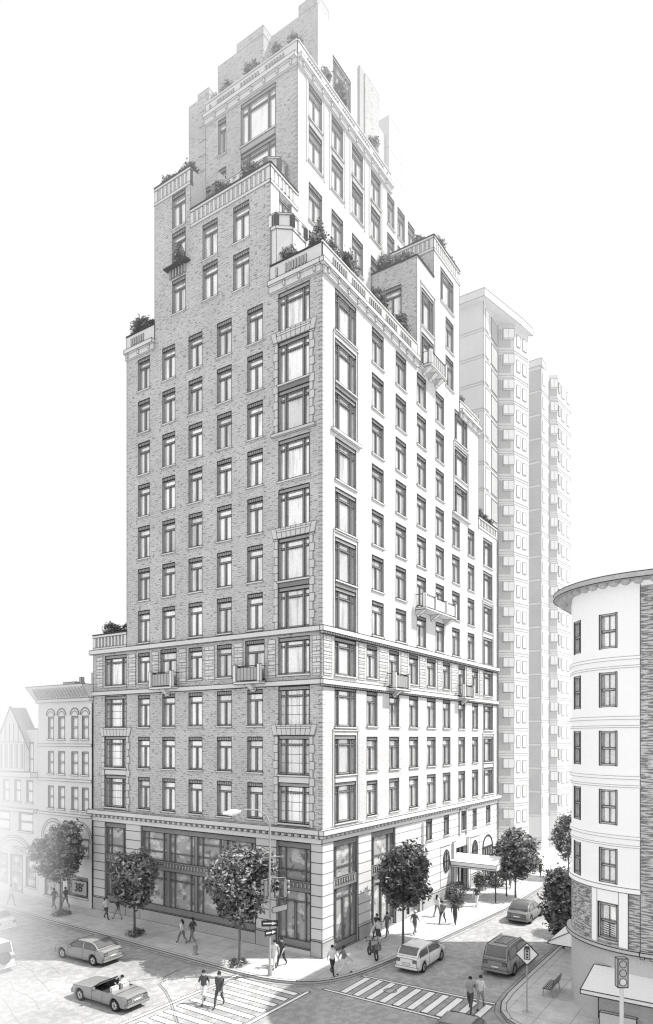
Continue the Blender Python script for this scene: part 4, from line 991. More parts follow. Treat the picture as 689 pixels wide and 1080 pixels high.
# ------------------------------------------------------------------ people
def cap(m, p, q, r0, r1, mat): m.tube([p, q], [r0, r1], mat, 6)
def person(x, y, head, label, top='cloth_mid', legs='cloth_dark', hair='hair_dark', H=1.75, z=SW, stride=.34, shorts=False, skirt=False, hat=None, group=None, phase=1, long_hair=False, sleeves=False):
    k = H / 1.75; root = empty('person', (x, y, z), label, 'person', group, rz=head)
    st = stride * phase
    V = [(0, 0, .95), (.01, 0, 1.08), (.02, 0, 1.27), (.01, 0, 1.42), (.02, 0, 1.5), (.035, 0, 1.585), (.04, 0, 1.66), (.03, 0, 1.73)]
    Rr = [(.175, .13), (.155, .12), (.185, .135), (.15, .105), (.06, .06), (.082, .09), (.088, .1), (.065, .075)]
    E = [(0, 1), (1, 2), (2, 3), (3, 4), (4, 5), (5, 6), (6, 7)]; bone = {}
    def addv(p, r): V.append(p); Rr.append((r, r) if not isinstance(r, tuple) else r); return len(V) - 1
    for s in (-1, 1):
        d = st * s
        hip = addv((0, .095 * s, .88), .112); E.append((0, hip))
        if d >= 0: knee = (d * .62 + .04, .1 * s, .49); ank = (d + .02, .1 * s, .085); toe = (d + .2, .11 * s, .05)
        else: knee = (d * .35 + .03, .1 * s, .50); ank = (d - .06, .1 * s, .16); toe = (d + .09, .11 * s, .04)
        kn = addv(knee, .075); an = addv(ank, .05); to = addv(toe, (.045, .035)); E += [(hip, kn), (kn, an), (an, to)]
        sh = addv((.0, .185 * s, 1.405), .07); E.append((3, sh))
        a = -d * .75
        el = addv((a * .45 - .02, .235 * s, 1.14), .052); wr = addv((a + .10, .235 * s, .93), .028); pm = addv((a + .13, .235 * s, .865), (.036, .022)); E += [(sh, el), (el, wr), (wr, pm)]
        bone[s] = (hip, kn, an, to, sh, el, wr, pm)
    me = D.meshes.new('body_skel'); me.from_pydata([(a * k, b * k, c * k) for a, b, c in V], E, [])
    tmp = D.objects.new('tmp', me); C.objects.link(tmp)
    sk = tmp.modifiers.new('s', 'SKIN'); tmp.modifiers.new('u', 'SUBSURF').levels = 1; tmp.modifiers['u'].render_levels = 1
    if not me.skin_vertices: return root
    for i, sv in enumerate(me.skin_vertices[0].data): sv.radius = (Rr[i][0] * k, Rr[i][1] * k); sv.use_root = (i == 0)
    dg = bpy.context.evaluated_depsgraph_get(); ev = D.meshes.new_from_object(tmp.evaluated_get(dg)); D.objects.remove(tmp)
    m = MB(); vs = [v.co.copy() for v in ev.vertices]
    def cls(p):
        p = p / k; best, bb = 1e9, None
        for a, b in E:
            A, B = Vector(V[a]), Vector(V[b]); t = max(0, min(1, (p - A).dot(B - A) / max((B - A).length_squared, 1e-9))); dd = (p - A - (B - A) * t).length - .5 * (Rr[a][0] * (1 - t) + Rr[b][0] * t)
            if dd < best: best, bb = dd, (a, b)
        a, b = bb
        for s in (-1, 1):
            h, kn, an, to, sh, el, wr, pm = bone[s]
            if (a, b) == (an, to): return 'dark'
            if (a, b) == (kn, an): return 'skin' if shorts or skirt else legs
            if (a, b) in ((h, kn), (0, h)): return legs
            if (a, b) == (wr, pm): return 'skin'
            if (a, b) == (el, wr): return top if sleeves else 'skin'
            if (a, b) in ((sh, el), (3, sh)): return top
        if a >= 3: return 'skin'
        return top if p.z > .98 else legs
    for f in ev.polygons: m.add([vs[i] for i in f.vertices], [tuple(range(len(f.vertices)))], cls(f.center), False)
    # fingers, nose, ears, eyes grow out of the same mesh
    for s in (-1, 1):
        pmv = Vector(V[bone[s][7]])
        for j in range(4):
            o = Vector(((j - 1.5) * .017, 0, -.02)); L = (.062, .075, .08, .066)[3 - j]
            m.tube([(pmv + o) * k, (pmv + o + Vector((.008, -.006 * s, -L * .55))) * k, (pmv + o + Vector((.004, -.022 * s, -L))) * k], [.0095 * k, .0085 * k, .006 * k], 'skin', 5)
        m.tube([(pmv + Vector((.026, -.004 * s, .03))) * k, (pmv + Vector((.052, -.014 * s, .0))) * k, (pmv + Vector((.055, -.02 * s, -.028))) * k], [.012 * k, .01 * k, .007 * k], 'skin', 5)
        m.ball((.035 * k, .088 * s * k, 1.625 * k), .012 * k, .01 * k, .03 * k, 'skin', 6, 4)
        m.ball((.118 * k, .032 * s * k, 1.65 * k), .008 * k, .012 * k, .008 * k, 'dark', 6, 4)
    m.tube([(.115 * k, 0, 1.655 * k), (.142 * k, 0, 1.615 * k)], [.009 * k, .016 * k], 'skin', 5); m.tube([(.118 * k, -.022 * k, 1.578 * k), (.118 * k, .022 * k, 1.578 * k)], .006 * k, 'cloth_mid', 4)
    # weld the skinned faces into one surface
    me = m.mesh('body')
    import bmesh
    bm = bmesh.new(); bm.from_mesh(me); bmesh.ops.remove_doubles(bm, verts=bm.verts, dist=.0008); 
    for f in bm.faces: f.smooth = True
    bm.to_mesh(me); bm.free()
    b = D.objects.new('body', me); C.objects.link(b); b.parent = root
    h = MB()
    if hat: h.ball((.03 * k, 0, 1.70 * k), .115 * k, .11 * k, .1 * k, hat, 12, 6, -.1); h.disc((.05 * k, 0, 1.695 * k), (0, 0, 1), .17 * k, hat, 16); h.build('hat', root)
    else:
        h.ball((.018 * k, 0, 1.665 * k), .108 * k, .1 * k, .112 * k, hair, 12, 7, -.25, .03)
        h.ball((-.035 * k, 0, 1.62 * k), .07 * k, .088 * k, .1 * k, hair, 10, 6, -.9, .03)
        if long_hair: h.tube([(-.05 * k, 0, 1.66 * k), (-.085 * k, 0, 1.52 * k), (-.1 * k, 0, 1.38 * k)], [.08 * k, .085 * k, .03 * k], hair, 8)
        h.build('hair', root)
    if skirt:
        q = MB(); n = 14
        q.add([(.13 * k * math.cos(a * 2 * math.pi / n), .15 * k * math.sin(a * 2 * math.pi / n), 1.02 * k) for a in range(n)] + [((.25 + .02 * math.sin(a * 3)) * k * math.cos(a * 2 * math.pi / n), .21 * k * math.sin(a * 2 * math.pi / n), .52 * k) for a in range(n)],
              [(i, (i + 1) % n, n + (i + 1) % n, n + i) for i in range(n)], legs, True); q.build('skirt', root)
    return root
N_, S_, E_, W_ = math.pi / 2, -math.pi / 2, 0, math.pi
person(-3.24, 30.1, S_, 'pale figure fading to white at the far left pavement', 'cloth_light', 'cloth_grey')
person(-1.95, 25.9, N_, 'walker in grey on the left pavement, left of the pair by the faded tree', 'cloth_mid', 'cloth_mid', phase=-1)
person(-1.2, 25.4, N_, 'walker in dark clothes, right of the pair by the faded tree', 'cloth_dark', 'cloth_mid')
person(-1.6, 19.6, S_, 'person in pale top and dark trousers by the end pier of the tower', 'cloth_light', 'cloth_dark', phase=-1)
person(-1.2, 18.7, N_, 'person in dark jacket half behind the round midway tree', 'cloth_dark', 'cloth_grey')
person(-2.75, 9.95, N_, 'woman with white top and dark trousers walking past the shopfront', 'cloth_light', 'cloth_mid', H=1.66, long_hair=True)
person(-2.4, 9.3, N_, 'man in dark shirt beside the woman with the white top, past the shopfront', 'cloth_dark', 'cloth_mid', phase=-1, H=1.82)
person(-9.5, 1.35, W_ + .3, 'man in dark shirt and white shorts in the wide left crossing', 'cloth_dark', 'cloth_light', shorts=True, z=.01, H=1.82)
person(-9.35, .35, W_ + .35, 'taller walker in dark shirt and dark trousers in the wide left crossing', 'cloth_dark', 'cloth_dark', z=.01, H=1.88, phase=-1, sleeves=True)
person(-3.14, 1.44, W_ + .2, 'person dressed all in white beside the sign pole', 'cloth_light', 'cloth_light', H=1.75)
person(-2.6, 1.3, W_ + .1, 'man all in black just behind the person in white by the sign pole', 'cloth_dark', 'dark', phase=-1, H=1.8)
person(-2.15, -2.2, S_ - .5, 'pedestrian in pale shirt and dark trousers stepping to the kerb at the corner', 'cloth_light', 'dark', phase=-1, H=1.8)
person(-1.75, -2.75, E_ - .6, 'striding pedestrian with dark grey top and light trousers at the corner kerb', 'cloth_mid', 'cloth_light', stride=.45)
person(5.9, -.75, W_, 'person in black carrying a coat near the second shop door', 'cloth_dark', 'dark', phase=-1)
person(6.7, -1.15, W_, 'person in mid grey clothes near the second shop door', 'cloth_mid', 'cloth_mid')
person(8.2, -2.6, E_, 'person in a white sun hat walking behind the dark street tree', 'cloth_mid', 'cloth_mid', hat='cloth_light')
person(12.3, -4.0, E_ + .2, 'dark clad walker casting a long shadow on the bright side pavement', 'cloth_dark', 'cloth_dark', sleeves=True, H=1.82)
person(12.0, -3.1, W_, 'companion in grey nearest the wall on the bright side pavement', 'cloth_mid', 'cloth_dark', phase=-1)
person(-2.35, -11.1, W_ + .2, 'man in grey shirt and dark jeans at the near end of the side street crossing', 'cloth_grey', 'cloth_dark', z=.01, H=1.82, stride=.4)
person(-1.75, -11.45, W_ + .2, 'woman in pale top and light trousers behind the man on the side street crossing', 'cloth_light', 'cloth_grey', z=.01, H=1.78, phase=-1)
person(34, -5.0 + .8, W_, 'tiny distant figure far down the side street beneath the trees', 'cloth_dark', 'cloth_dark', z=SW)
person(27.0, -3.4, W_, 'small figure in white by the cone shaped bush past the canopy', 'cloth_light', 'cloth_grey', z=SW)

person(13.6, -1.9, E_, 'person in pale coat on the bright pavement between the dark walker and the entrance bushes', 'cloth_light', 'cloth_mid', phase=-1, long_hair=True)
person(18.6, -3.3, W_, 'person in dark top with light trousers just before the entrance canopy', 'cloth_dark', 'cloth_light')
person(5.1, -1.3, W_ + .3, 'woman in black skirt leaving the second shop door', 'cloth_light', 'cloth_dark', skirt=True, H=1.68, long_hair=True)

# ------------------------------------------------------------------ cars
def car(name, x, y, head, label, cat='car', Lc=4.5, Wd=1.8, H=1.45, deck=.95, hood=.9, paint='car_grey', prof=None, z=0.0, open_top=False, rails=False, spare=False, sill=.22, wr=.33, group=None):
    """prof: fractions of the length from the tail: rear glass foot, roof rear, roof front, windscreen foot"""
    root = empty(name, (x, y, z), label, cat, group, rz=head)
    f0, f1, f2, f3 = prof or (.10, .26, .52, .70)
    n = 56; hl = Lc / 2
    xa, xb, xc, xd = [-hl + f * Lc for f in (f0, f1, f2, f3)]
    wx = (-hl + Lc * .19, hl - Lc * .18)
    def belt(X):
        t = (X + hl) / Lc; b = deck if X < xa else (deck + (hood + .02 - deck) * min(1, (X - xa) / (xd - xa)))
        if X > xd: b = hood + .02 - (X - xd) / (hl - xd) * .13
        if t > .96: b -= (t - .96) / .04 * .18
        if t < .04: b -= (.04 - t) / .04 * .12
        return b
    def roof(X):
        b = belt(X)
        if open_top or X <= xa or X >= xd: return b + .03
        if X < xb: t = (X - xa) / (xb - xa); return b + .03 + (H - b - .03) * math.sin(t * math.pi / 2) ** .9
        if X > xc: t = (xd - X) / (xd - xc); return b + .03 + (H - b - .03) * t ** .85
        return H + .02 * math.sin((X - xb) / (xc - xb) * math.pi)
    def hw(X):
        t = abs(X) / hl; return Wd / 2 * (1 - .20 * max(0, (t - .72) / .28) ** 2.2)
    def sl(X):
        s = sill + .06 * (abs(X) / hl > .93)
        for q in wx:
            dx = abs(X - q)
            if dx < wr + .07: s = max(s, wr + math.sqrt((wr + .07) ** 2 - dx * dx))
        return s
    Xs = sorted(set([-hl + Lc * i / n for i in range(n + 1)] + [xa, xb, xc, xd]))
    m = MB(); rings = []
    for X in Xs:
        w_, b, r_, s = hw(X), belt(X), roof(X), sl(X); gh = r_ - b
        wt = w_ * .93 - .30 * max(0, gh - .03) * .75
        mid = max(s + .02, .6)
        half = [(w_ - .1, s), (w_, max(s + .01, min(s + .1, mid))), (w_ * 1.0, max(mid, s + .015)), (w_ * .985, max(b - .07, s + .02)), (w_ * .93, b), (wt, max(b + .01, r_ - .05)), (wt * .86, max(b + .02, r_ - .005)), (0, r_ + .015)]
        rings.append([(X, yy, zz) for yy, zz in half] + [(X, -yy, zz) for yy, zz in reversed(half[:-1])])
    k = len(rings[0])
    for i in range(len(rings) - 1):
        for j in range(k - 1):
            if open_top and xa + .35 < Xs[i] < xd - .05 and j in (5, 6, 7, 8): continue
            m.add([rings[i][j], rings[i][j + 1], rings[i + 1][j + 1], rings[i + 1][j]], [(0, 1, 2, 3)], paint, True)
    m.poly(rings[0], paint); m.poly(rings[-1], paint)
    import bmesh
    for idx in (4, 10):  # belt line
        m.pline([rings[i][idx] for i in range(len(rings))], .018, 'ink_soft')
    for idx in (0, 14): m.pline([rings[i][idx] for i in range(len(rings))], .03, 'ink')
    for R_ in (rings[0], rings[-1]): m.pline(R_[1:-1], .025, 'ink')
    if not open_top:
        for idx in (5, 9): m.pline([rings[i][idx] for i in range(len(rings)) if xa <= Xs[i] <= xd], .025, 'ink')
    for X in ((xb + xc) / 2, xd - .05, xa + .2):
        for s in (-1, 1):
            w_ = hw(X); m.pline([(X, s * (w_ + .004), sl(X) + .02), (X, s * (w_ + .006), .6), (X, s * (w_ * .985 + .004), belt(X) - .07), (X, s * (w_ * .93 + .006), belt(X))], .014, 'ink')
    m.line((xd, -hw(xd) * .85, belt(xd) + .05), (xd, hw(xd) * .85, belt(xd) + .05), .03); m.line((xa, -hw(xa) * .85, belt(xa) + .045), (xa, hw(xa) * .85, belt(xa) + .045), .025)
    me = m.mesh('body'); bm = bmesh.new(); bm.from_mesh(me); bmesh.ops.remove_doubles(bm, verts=bm.verts, dist=.0005); bm.to_mesh(me); bm.free()
    b_ = D.objects.new('body', me); C.objects.link(b_); b_.parent = root
    u = MB(); u.box(-hl + .12, hl - .12, -Wd / 2 + .3, Wd / 2 - .3, sill + .02, .55, 'dark'); u.build('underbody', root)
    def pt(X, frac, off=.012):
        b, r_ = belt(X), roof(X); w_ = hw(X); wt = w_ * .93 - .30 * max(0, r_ - b - .03) * .75
        return lambda s: (X, s * (w_ * .93 + (wt - w_ * .93) * frac + off), b + (max(b + .01, r_ - .05) - b) * frac)
    if not open_top:
        for s in (-1, 1):
            g0 = [X for X in Xs if xa + .12 < X < xd - .22]; md = (xb + xc) / 2
            for part in ([X for X in g0 if X < md - .03], [X for X in g0 if X > md + .03]):
                if len(part) < 2: continue
                q = MB(); lo = [pt(X, .1)(s) for X in part]; hi = [pt(X, .88)(s) for X in part]
                for i in range(len(part) - 1): q.poly([lo[i], lo[i + 1], hi[i + 1], hi[i]], 'carglass')
                q.pline(lo, .02); q.pline(hi, .02); q.line(lo[0], hi[0], .02); q.line(lo[-1], hi[-1], .02); q.build('side_window', root)
        for nm, A, B in (('windscreen', xd, xc), ('rear_window', xa, xb)):
            q = MB(); ts = [.1, .3, .5, .7, .9]; rows = []
            for t in ts:
                X = A + (B - A) * t; w_ = hw(X) * .93 - .30 * max(0, roof(X) - belt(X) - .03) * .75; dxn = .014 if A > B else -.014
                rows.append([(X + dxn, s * w_ * e, roof(X) + .02 + (.0 if e > .7 else .008)) for s, e in ((-1, .84), (-1, .4), (1, .4), (1, .84))])
            for i in range(4):
                for j in range(3): q.poly([rows[i][j], rows[i][j + 1], rows[i + 1][j + 1], rows[i + 1][j]], 'carglass')
            q.pline([rows[0][0], rows[0][3], rows[4][3], rows[4][0]], .022, 'ink', True); q.build(nm, root)
    else:
        q = MB(); A, B, zt = xd - .02, xd - .45, 1.22; w_ = hw(A) * .8
        P = [(A, -w_, belt(A) + .02), (A, w_, belt(A) + .02), (B, w_ * .85, zt), (B, -w_ * .85, zt)]; q.poly(P, 'pale_pane'); q.pline(P, .05, 'ink', True); q.build('windscreen', root)
        q = MB(); q.box(xa + .35, xd - .1, -hw(0) * .74, hw(0) * .74, .45, .5, 'dark')
        q.box(xa + .34, xa + .36, -hw(0) * .8, hw(0) * .8, .45, belt(xa) + .02, 'dark'); q.build('cockpit', root)
        for s in (-1, 1):
            q = MB(); q.box(xa + .5, xa + .68, s * .36 - .24, s * .36 + .24, .5, 1.1, 'cloth_light', .02); q.box(xa + .68, xa + 1.1, s * .36 - .24, s * .36 + .24, .5, .62, 'cloth_light', .02); q.build('seat', root)
        q = MB(); q.disc((xd - .55, -.36 * -1, .93), (.9, 0, .4), .18, 'dark', 16, .15); q.build('steering_wheel', root)
    for X in wx:
        for s in (-1, 1):
            q = MB(); y0 = s * (Wd / 2 - .02); y1 = s * (Wd / 2 - .24)
            prof_ = [(wr * .62, y0), (wr * .93, y0 + s * .005), (wr, y0 - s * .03), (wr, y1)]
            nn = 22; vs = [(X + r_ * math.cos(a * 2 * math.pi / nn), yy, wr + r_ * math.sin(a * 2 * math.pi / nn)) for r_, yy in prof_ for a in range(nn)]
            q.add(vs, [(i * nn + j, i * nn + (j + 1) % nn, (i + 1) * nn + (j + 1) % nn, (i + 1) * nn + j) for i in range(3) for j in range(nn)], 'tyre', True)
            wo = q.build('wheel', root)
            q = MB(); q.disc((X, y0 - s * .02, wr), (0, 1, 0), wr * .63, 'chrome', 20)
            for a in range(6): q.line((X, y0 - s * .005, wr), (X + wr * .6 * math.cos(a * 1.047), y0 - s * .005, wr + wr * .6 * math.sin(a * 1.047)), .035, 'ink_soft')
            q.disc((X, y0, wr), (0, 1, 0), .05, 'ink_soft', 10); q.build('rim', wo)
    for s in (-1, 1):
        q = MB(); X = hl - .03; q.box(X - .12, X - .01, s * hw(X - .1) * .72 - .14, s * hw(X - .1) * .72 + .14, .58, .72, 'chrome', .02); q.build('headlight', root)
        q = MB(); X = -hl + .03; q.box(X - .035, X + .1, s * hw(X) * .78 - .13, s * hw(X) * .78 + .13, deck - .3, deck - .13, 'cloth_mid', .025); q.build('tail_light', root)
        q = MB(); q.box(xd - .3, xd - .17, s * (hw(xd) + .02) - .07, s * (hw(xd) + .02) + .09, belt(xd) - .03, belt(xd) + .1, paint, .02); q.build('mirror', root)
    q = MB(); q.box(-hl - .06, -hl + .1, -Wd * .44, Wd * .44, sill + .1, sill + .26, paint, .025); q.build('bumper', root); q = MB(); q.box(hl - .12, hl + .05, -Wd * .42, Wd * .42, sill + .08, sill + .26, paint, .025); q.build('bumper', root)
    q = MB(); q.box(-hl - .02, -hl + .02, -.25, .25, .56, .68, 'white', .02); q.build('number_plate', root)
    if rails:
        q = MB()
        for s in (-1, 1): q.tube([(xb, s * Wd * .33, H), (xb + .1, s * Wd * .33, H + .09), (xc - .1, s * Wd * .33, H + .09), (xc, s * Wd * .33, H)], .02, 'ink', 6)
        q.box(xb + .5, xc - .4, -.4, .4, H + .025, H + .035, 'carglass', .03); q.build('roof_rail', root)
    if spare:
        q = MB(); X = -hl - .12
        q.disc((X - .1, 0, 1.0), (1, 0, 0), .38, 'stone', 24); q.tube([(X - .1, 0, 1.0), (X + .12, 0, 1.0)], .38, 'tyre', 24); q.disc((X - .11, 0, 1.0), (1, 0, 0), .38, 'ink', 24, .35); q.disc((X - .11, 0, 1.0), (1, 0, 0), .2, 'ink_soft', 24, .17); q.build('spare_wheel', root)
    return root
M('car_grey', .30, gloss=.3, rough=.3, var=.06); M('car_dark', .20, gloss=.3, rough=.3, var=.06); M('car_light', .88, gloss=.3, rough=.3, var=.04)
car('sedan', -8.2, 13.0, N_ + .05, 'grey four door sedan driving away on the avenue, by the edge of the big shadow', Lc=4.7, Wd=1.82, H=1.42, deck=.98, paint='car_grey')
car('convertible', -12.15, 5.9, N_ + .02, 'open topped vintage roadster with its driver, in the sunlit part of the avenue', Lc=4.5, Wd=1.72, H=1.2, deck=.86, hood=.88, prof=(.18, .3, .5, .60), open_top=True, paint='car_grey', wr=.32)
car('hatchback', 2.95, -5.65, E_ + .02, 'white hatchback waiting at the kerb beyond the side street crossing', Lc=4.3, Wd=1.74, H=1.5, deck=1.02, prof=(.03, .16, .55, .82), paint='car_light')
car('minivan', 5.7, -10.45, E_ - .02, 'dark minivan with roof rails in the shadow on the side street', Lc=4.8, Wd=1.9, H=1.78, deck=1.05, hood=1.02, prof=(.02, .09, .6, .8), paint='car_grey', rails=True, wr=.36)
car('parked_car', 17.6, -7.8, E_, 'dark car parked in the sun farther down the side street', Lc=4.5, H=1.48, paint='car_dark')
car('foreground_car', -7.3, -12.3, E_ + .06 + math.pi, 'dark car of which only the roof shows at the bottom edge', Lc=4.6, Wd=1.84, H=1.40, paint='car_grey')
car('off_road_vehicle', -13.0, 17.0, N_, 'boxy pale off-roader with spare wheel on its tail, fading at the left edge', Lc=4.4, Wd=1.9, H=1.85, deck=1.1, hood=1.08, prof=(.01, .04, .6, .72), paint='car_light', spare=True, wr=.4)
car('distant_car', -7.9, 25.2, N_, 'pale car half faded to white at the far left kerb', Lc=4.6, H=1.42, paint='car_light')
# driver of the roadster
dr = empty('person', (-12.15 + .36, 5.9 - .62, .33), 'driver in a white shirt at the wheel of the open roadster', 'person', rz=N_)
m = MB(); m.tube([(-.12, 0, .3), (-.1, 0, .5), (-.06, 0, .78), (-.03, 0, .86), (-.02, 0, .93)], [.15, .15, .17, .1, .055], 'cloth_light', 12)
m.ball((0, 0, 1.02), .1, .085, .125, 'skin', 12, 8); m.tube([(.1, 0, 1.03), (.125, 0, 1.0)], [.01, .018], 'skin', 5)
for s in (-1, 1):
    m.tube([(-.05, s * .17, .78), (.1, s * .23, .58), (.36, s * .16, .64)], [.06, .045, .03], 'cloth_light', 8); m.tube([(-.1, s * .1, .3), (.35, s * .12, .38), (.62, s * .12, .1)], [.1, .07, .05], 'cloth_dark', 8)
    m.ball((.39, s * .16, .65), .035, .03, .035, 'skin', 6, 4)
    for j in range(4): m.tube([(.4, s * .16 + (j - 1.5) * .016, .66), (.44, s * .16 + (j - 1.5) * .016, .66), (.445, s * .16 + (j - 1.5) * .016, .63)], .008, 'skin', 5)
    m.tube([(.37, s * .13, .66), (.41, s * .115, .65)], .01, 'skin', 5)
    m.ball((.095, s * .03, 1.04), .008, .012, .008, 'dark', 6, 4); m.ball((0, s * .09, 1.02), .012, .01, .03, 'skin', 6, 4)
m.build('body', dr); m = MB(); m.ball((-.02, 0, 1.05), .11, .098, .12, 'hair_dark', 12, 6, -.2); m.build('hair', dr)

# ------------------------------------------------------------------ two wheeler at the kerb
MO = empty('motor_scooter', (1.9, -2.7, SW), 'motor scooter leaning on its stand on the shaded side pavement near the kerb', 'scooter', rz=.9)
for X in (-.62, .62):
    m = MB(); nn = 20; prof_ = [(.20, -.035), (.28, -.045), (.30, 0), (.28, .045), (.20, .035)]
    vs = [(X + r_ * math.cos(a * 2 * math.pi / nn), yy, .30 + r_ * math.sin(a * 2 * math.pi / nn)) for r_, yy in prof_ for a in range(nn)]
    m.add(vs, [(i * nn + j, i * nn + (j + 1) % nn, (i + 1) * nn + (j + 1) % nn, (i + 1) * nn + j) for i in range(4) for j in range(nn)], 'tyre', True)
    for a in range(6): m.line((X, 0, .3), (X + .2 * math.cos(a * 1.047), 0, .3 + .2 * math.sin(a * 1.047)), .02, 'chrome')
    m.build('wheel', MO)
m = MB(); m.tube([(-.75, 0, .62), (-.4, 0, .58), (-.1, 0, .5), (.15, 0, .36), (.42, 0, .42), (.52, 0, .8), (.45, 0, .98)], [.1, .17, .16, .08, .1, .1, .05], 'cloth_dark', 10); m.tube([(.45, 0, .95), (.64, 0, .3)], .04, 'metal', 8); m.build('frame', MO)
m = MB(); m.tube([(-.72, 0, .80), (-.4, 0, .82), (-.08, 0, .76)], [.09, .14, .1], 'dark', 10); m.build('seat', MO)
m = MB(); m.tube([(.38, -.32, 1.04), (.46, 0, 1.0), (.38, .32, 1.04)], .022, 'dark', 6)
for s in (-1, 1): m.tube([(.4, s * .26, 1.04), (.42, s * .32, 1.24)], .01, 'dark', 5); m.disc((.42, s * .33, 1.27), (1, 0, 0), .055, 'dark', 10)
m.build('handlebar', MO); m = MB(); m.ball((.56, 0, .92), .07, .08, .08, 'chrome', 10, 8); m.build('headlight', MO)
m = MB(); m.box(-1.0, -.72, -.17, .17, .8, 1.1, 'cloth_mid', .03); m.build('top_box', MO)

# ------------------------------------------------------------------ street furniture
LP = empty('street_lamp', (-4.35, .86, SW), 'tall curved-arm street lamp at the corner kerb carrying signals and one-way arrows', 'street lamp')
m = MB(); m.tube([(0, 0, 0), (0, 0, .5), (0, 0, .55), (0, 0, 8.6)], [.14, .12, .075, .06], 'metal', 10)
arc = [(0, 0, 8.6), (-.03, .02, 9.2), (-.25, .12, 9.75), (-.75, .35, 10.05), (-1.4, .65, 10.12), (-1.9, .9, 10.0)]
m.tube(arc, [.055, .05, .045, .04, .035, .035], 'metal', 8); m.build('pole', LP)
m = MB(); m.tube([(-1.75, .82, 10.02), (-1.95, .92, 10.0), (-2.25, 1.05, 9.98), (-2.75, 1.28, 9.96)], [.05, .16, .2, .07], 'white', 10); m.ball((-2.3, 1.08, 9.9), .22, .18, .12, 'pale_pane', 10, 6); m.build('lamp_head', LP)
m = MB(); m.tube([(-.0, .0, 7.15), (.42, -.62, 7.2)], .04, 'metal', 6); m.tube([(0, 0, 7.15), (-.25, .35, 7.1)], .04, 'metal', 6); m.box(.36, .46, -.68, -.58, 7.1, 7.3, 'metal', .02); m.build('bracket', LP)
def signal(parent, x, y, z, rz, nm='signal_head'):
    m = MB(); m.box(-.16, .16, -.12, .12, 0, 1.0, 'metal', .035)
    for i in range(3):
        zc = .17 + i * .33; m.disc((0, -.13, zc), (0, 1, 0), .12, 'dark' if i else 'pale_pane', 16); m.disc((0, -.135, zc), (0, 1, 0), .135, 'ink', 16, .115)
        m.tube([(0, -.12, zc + .06), (0, -.26, zc + .05)], [.13, .12], 'metal', 10, cap=False)
    o = m.build(nm, parent, loc=(x, y, z), rz=rz); return o
for (dx, dy, rz) in ((.25, -.35, -.9), (.55, -.75, .6), (-.05, .32, -2.2)): signal(LP, dx, dy, 4.75, rz)
m = MB(); m.tube([(0, 0, 5.9), (.3, -.4, 5.9), (.55, -.75, 5.9)], .03, 'metal', 6); m.tube([(0, 0, 4.7), (.3, -.4, 4.7), (.55, -.75, 4.7)], .03, 'metal', 6)
for (dx, dy) in ((.25, -.35), (.55, -.75)): m.tube([(dx, dy, 4.7), (dx, dy, 5.9)], .03, 'metal', 6)
m.build('signal_bracket', LP)
m = MB(); m.hexa([(.1, -.1, 3.75), (.65, -.82, 3.95), (.67, -.8, 3.95), (.12, -.08, 3.75), (.1, -.1, 4.1), (.65, -.82, 4.3), (.67, -.8, 4.3), (.12, -.08, 4.1)], 'grey', .03); m.build('street_name_plate', LP)
def arrow_sign(z, col, acol, rz, ln=.9, hgt=.3):
    m = MB(); m.box(-ln / 2, ln / 2, -.1, -.08, 0, hgt, col, .03)
    m.build('one_way_sign', LP, loc=(0, 0, z), rz=rz)
    a = MB(); a.poly([(-ln * .4, -.106, hgt * .38), (ln * .12, -.106, hgt * .38), (ln * .12, -.106, hgt * .2), (ln * .42, -.106, hgt * .5), (ln * .12, -.106, hgt * .8), (ln * .12, -.106, hgt * .62), (-ln * .4, -.106, hgt * .62)], acol)
    a.build('arrow', LP, loc=(0, 0, z), rz=rz)
arrow_sign(3.0, 'dark', 'white', -.9, 1.0, .34); arrow_sign(2.45, 'dark', 'white', -.3, .85, .34)

DS = empty('warning_sign', (-1.14, -13.74, SW), 'diamond warning sign showing a traffic signal, on a thin post beside the near pavement', 'sign')
m = MB(); m.tube([(0, 0, 0), (0, 0, 3.5)], .035, 'metal', 8); m.disc((0, 0, .01), (0, 0, 1), .3, 'stone_dark', 16); m.build('post', DS)
m = MB(); q = .6; P = [(0, -.05, 3.05 - q), (q, -.05, 3.05), (0, -.05, 3.05 + q), (-q, -.05, 3.05)]
m.poly(P, 'white'); m.poly([(x, -.03, z) for x, _, z in P], 'grey'); m.pline([(x * .96, -.053, 3.05 + (z - 3.05) * .96) for x, _, z in P], .05, 'ink', True)
m.build('plate', DS, rz=-1.2)
m = MB(); m.box(-.14, .14, -.066, -.056, 2.78, 3.3, 'grey', .035)
for i in range(3): m.disc((0, -.07, 2.88 + i * .16), (0, 1, 0), .06, 'dark', 12)
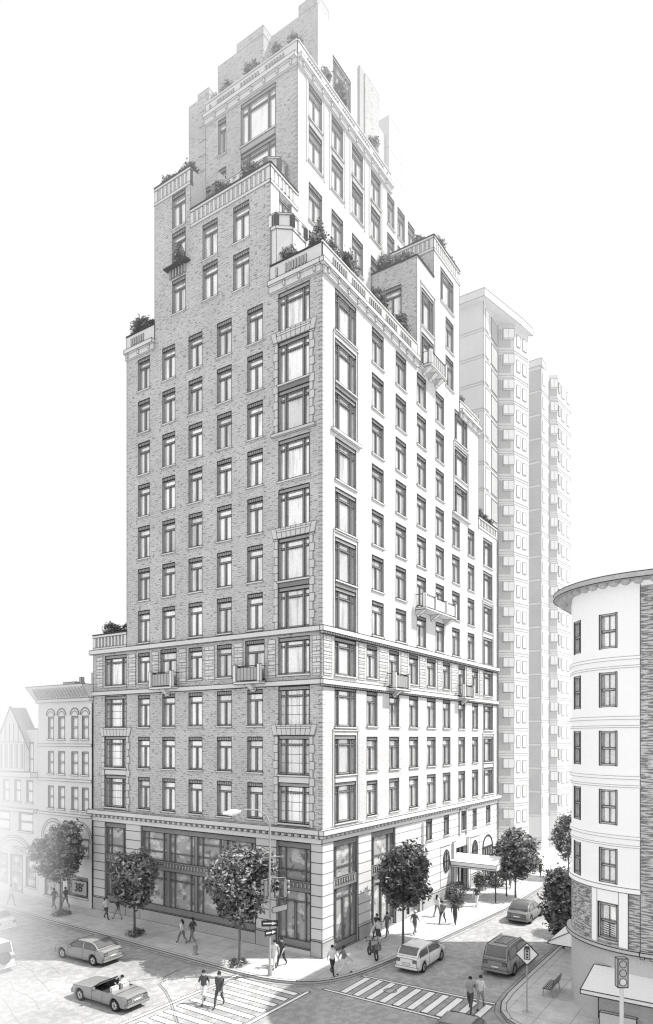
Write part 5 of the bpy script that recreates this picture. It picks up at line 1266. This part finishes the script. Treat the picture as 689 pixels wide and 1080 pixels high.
m.poly([(-.16, -.058, 3.33), (.16, -.058, 3.33), (.1, -.058, 3.47), (-.1, -.058, 3.47)], 'dark'); m.build('symbol', DS, rz=-1.2)

TS = empty('traffic_light', (-4.7, -19.0, SW), 'three lens traffic light on a pale pole in front of the awning, bottom right', 'traffic light')
m = MB(); m.tube([(0, 0, 0), (0, 0, 3.5)], [.1, .085], 'stone_light', 12); m.line((.0, .0, 0), (0, 0, .1), .02); m.build('pole', TS)
m = MB(); m.box(-.22, .22, -.14, .14, 3.5, 4.75, 'grey', .045)
for i in range(3):
    zc = 3.74 + i * .39; m.disc((0, -.146, zc), (0, 1, 0), .155, 'stone_dark' if i else 'stone_light', 18); m.disc((0, -.15, zc), (0, 1, 0), .17, 'ink', 18, .14)
m.build('signal_head', TS, rz=-.98)

BN = empty('bench', (2.3, -14.0, SW), 'slatted metal bench with curved backrest beside the round corner house', 'bench', rz=0)
m = MB()
for i in range(5): m.box(-.8, .8, -.25 + i * .1, -.18 + i * .1, .43, .46, 'grey', .02)
m.build('seat', BN); m = MB()
for i in range(4): m.box(-.8, .8, -.32 - i * .03, -.29 - i * .03, .52 + i * .11, .60 + i * .11, 'grey', .02)
m.build('backrest', BN)
for X in (-.75, .75): m = MB(); m.tube([(X, .22, 0), (X, .18, .43), (X, -.25, .43), (X, -.42, .98)], .028, 'metal', 6); m.tube([(X, -.25, .43), (X, -.32, 0)], .028, 'metal', 6); m.build('leg', BN)
HY = empty('fire_hydrant', (-4.05, 7.41, SW), 'stubby grey fire hydrant at the kerb in front of the shop windows', 'fire hydrant')
m = MB(); m.tube([(0, 0, 0), (0, 0, .06), (0, 0, .07), (0, 0, .55), (0, 0, .58), (0, 0, .62), (0, 0, .74), (0, 0, .82)], [.2, .2, .13, .13, .17, .17, .12, .03], 'metal', 14); m.build('barrel', HY)
m = MB(); m.tube([(-.22, 0, .45), (.22, 0, .45)], .06, 'metal', 10); m.tube([(0, -.2, .4), (0, 0, .4)], .075, 'metal', 10); m.build('outlet', HY)
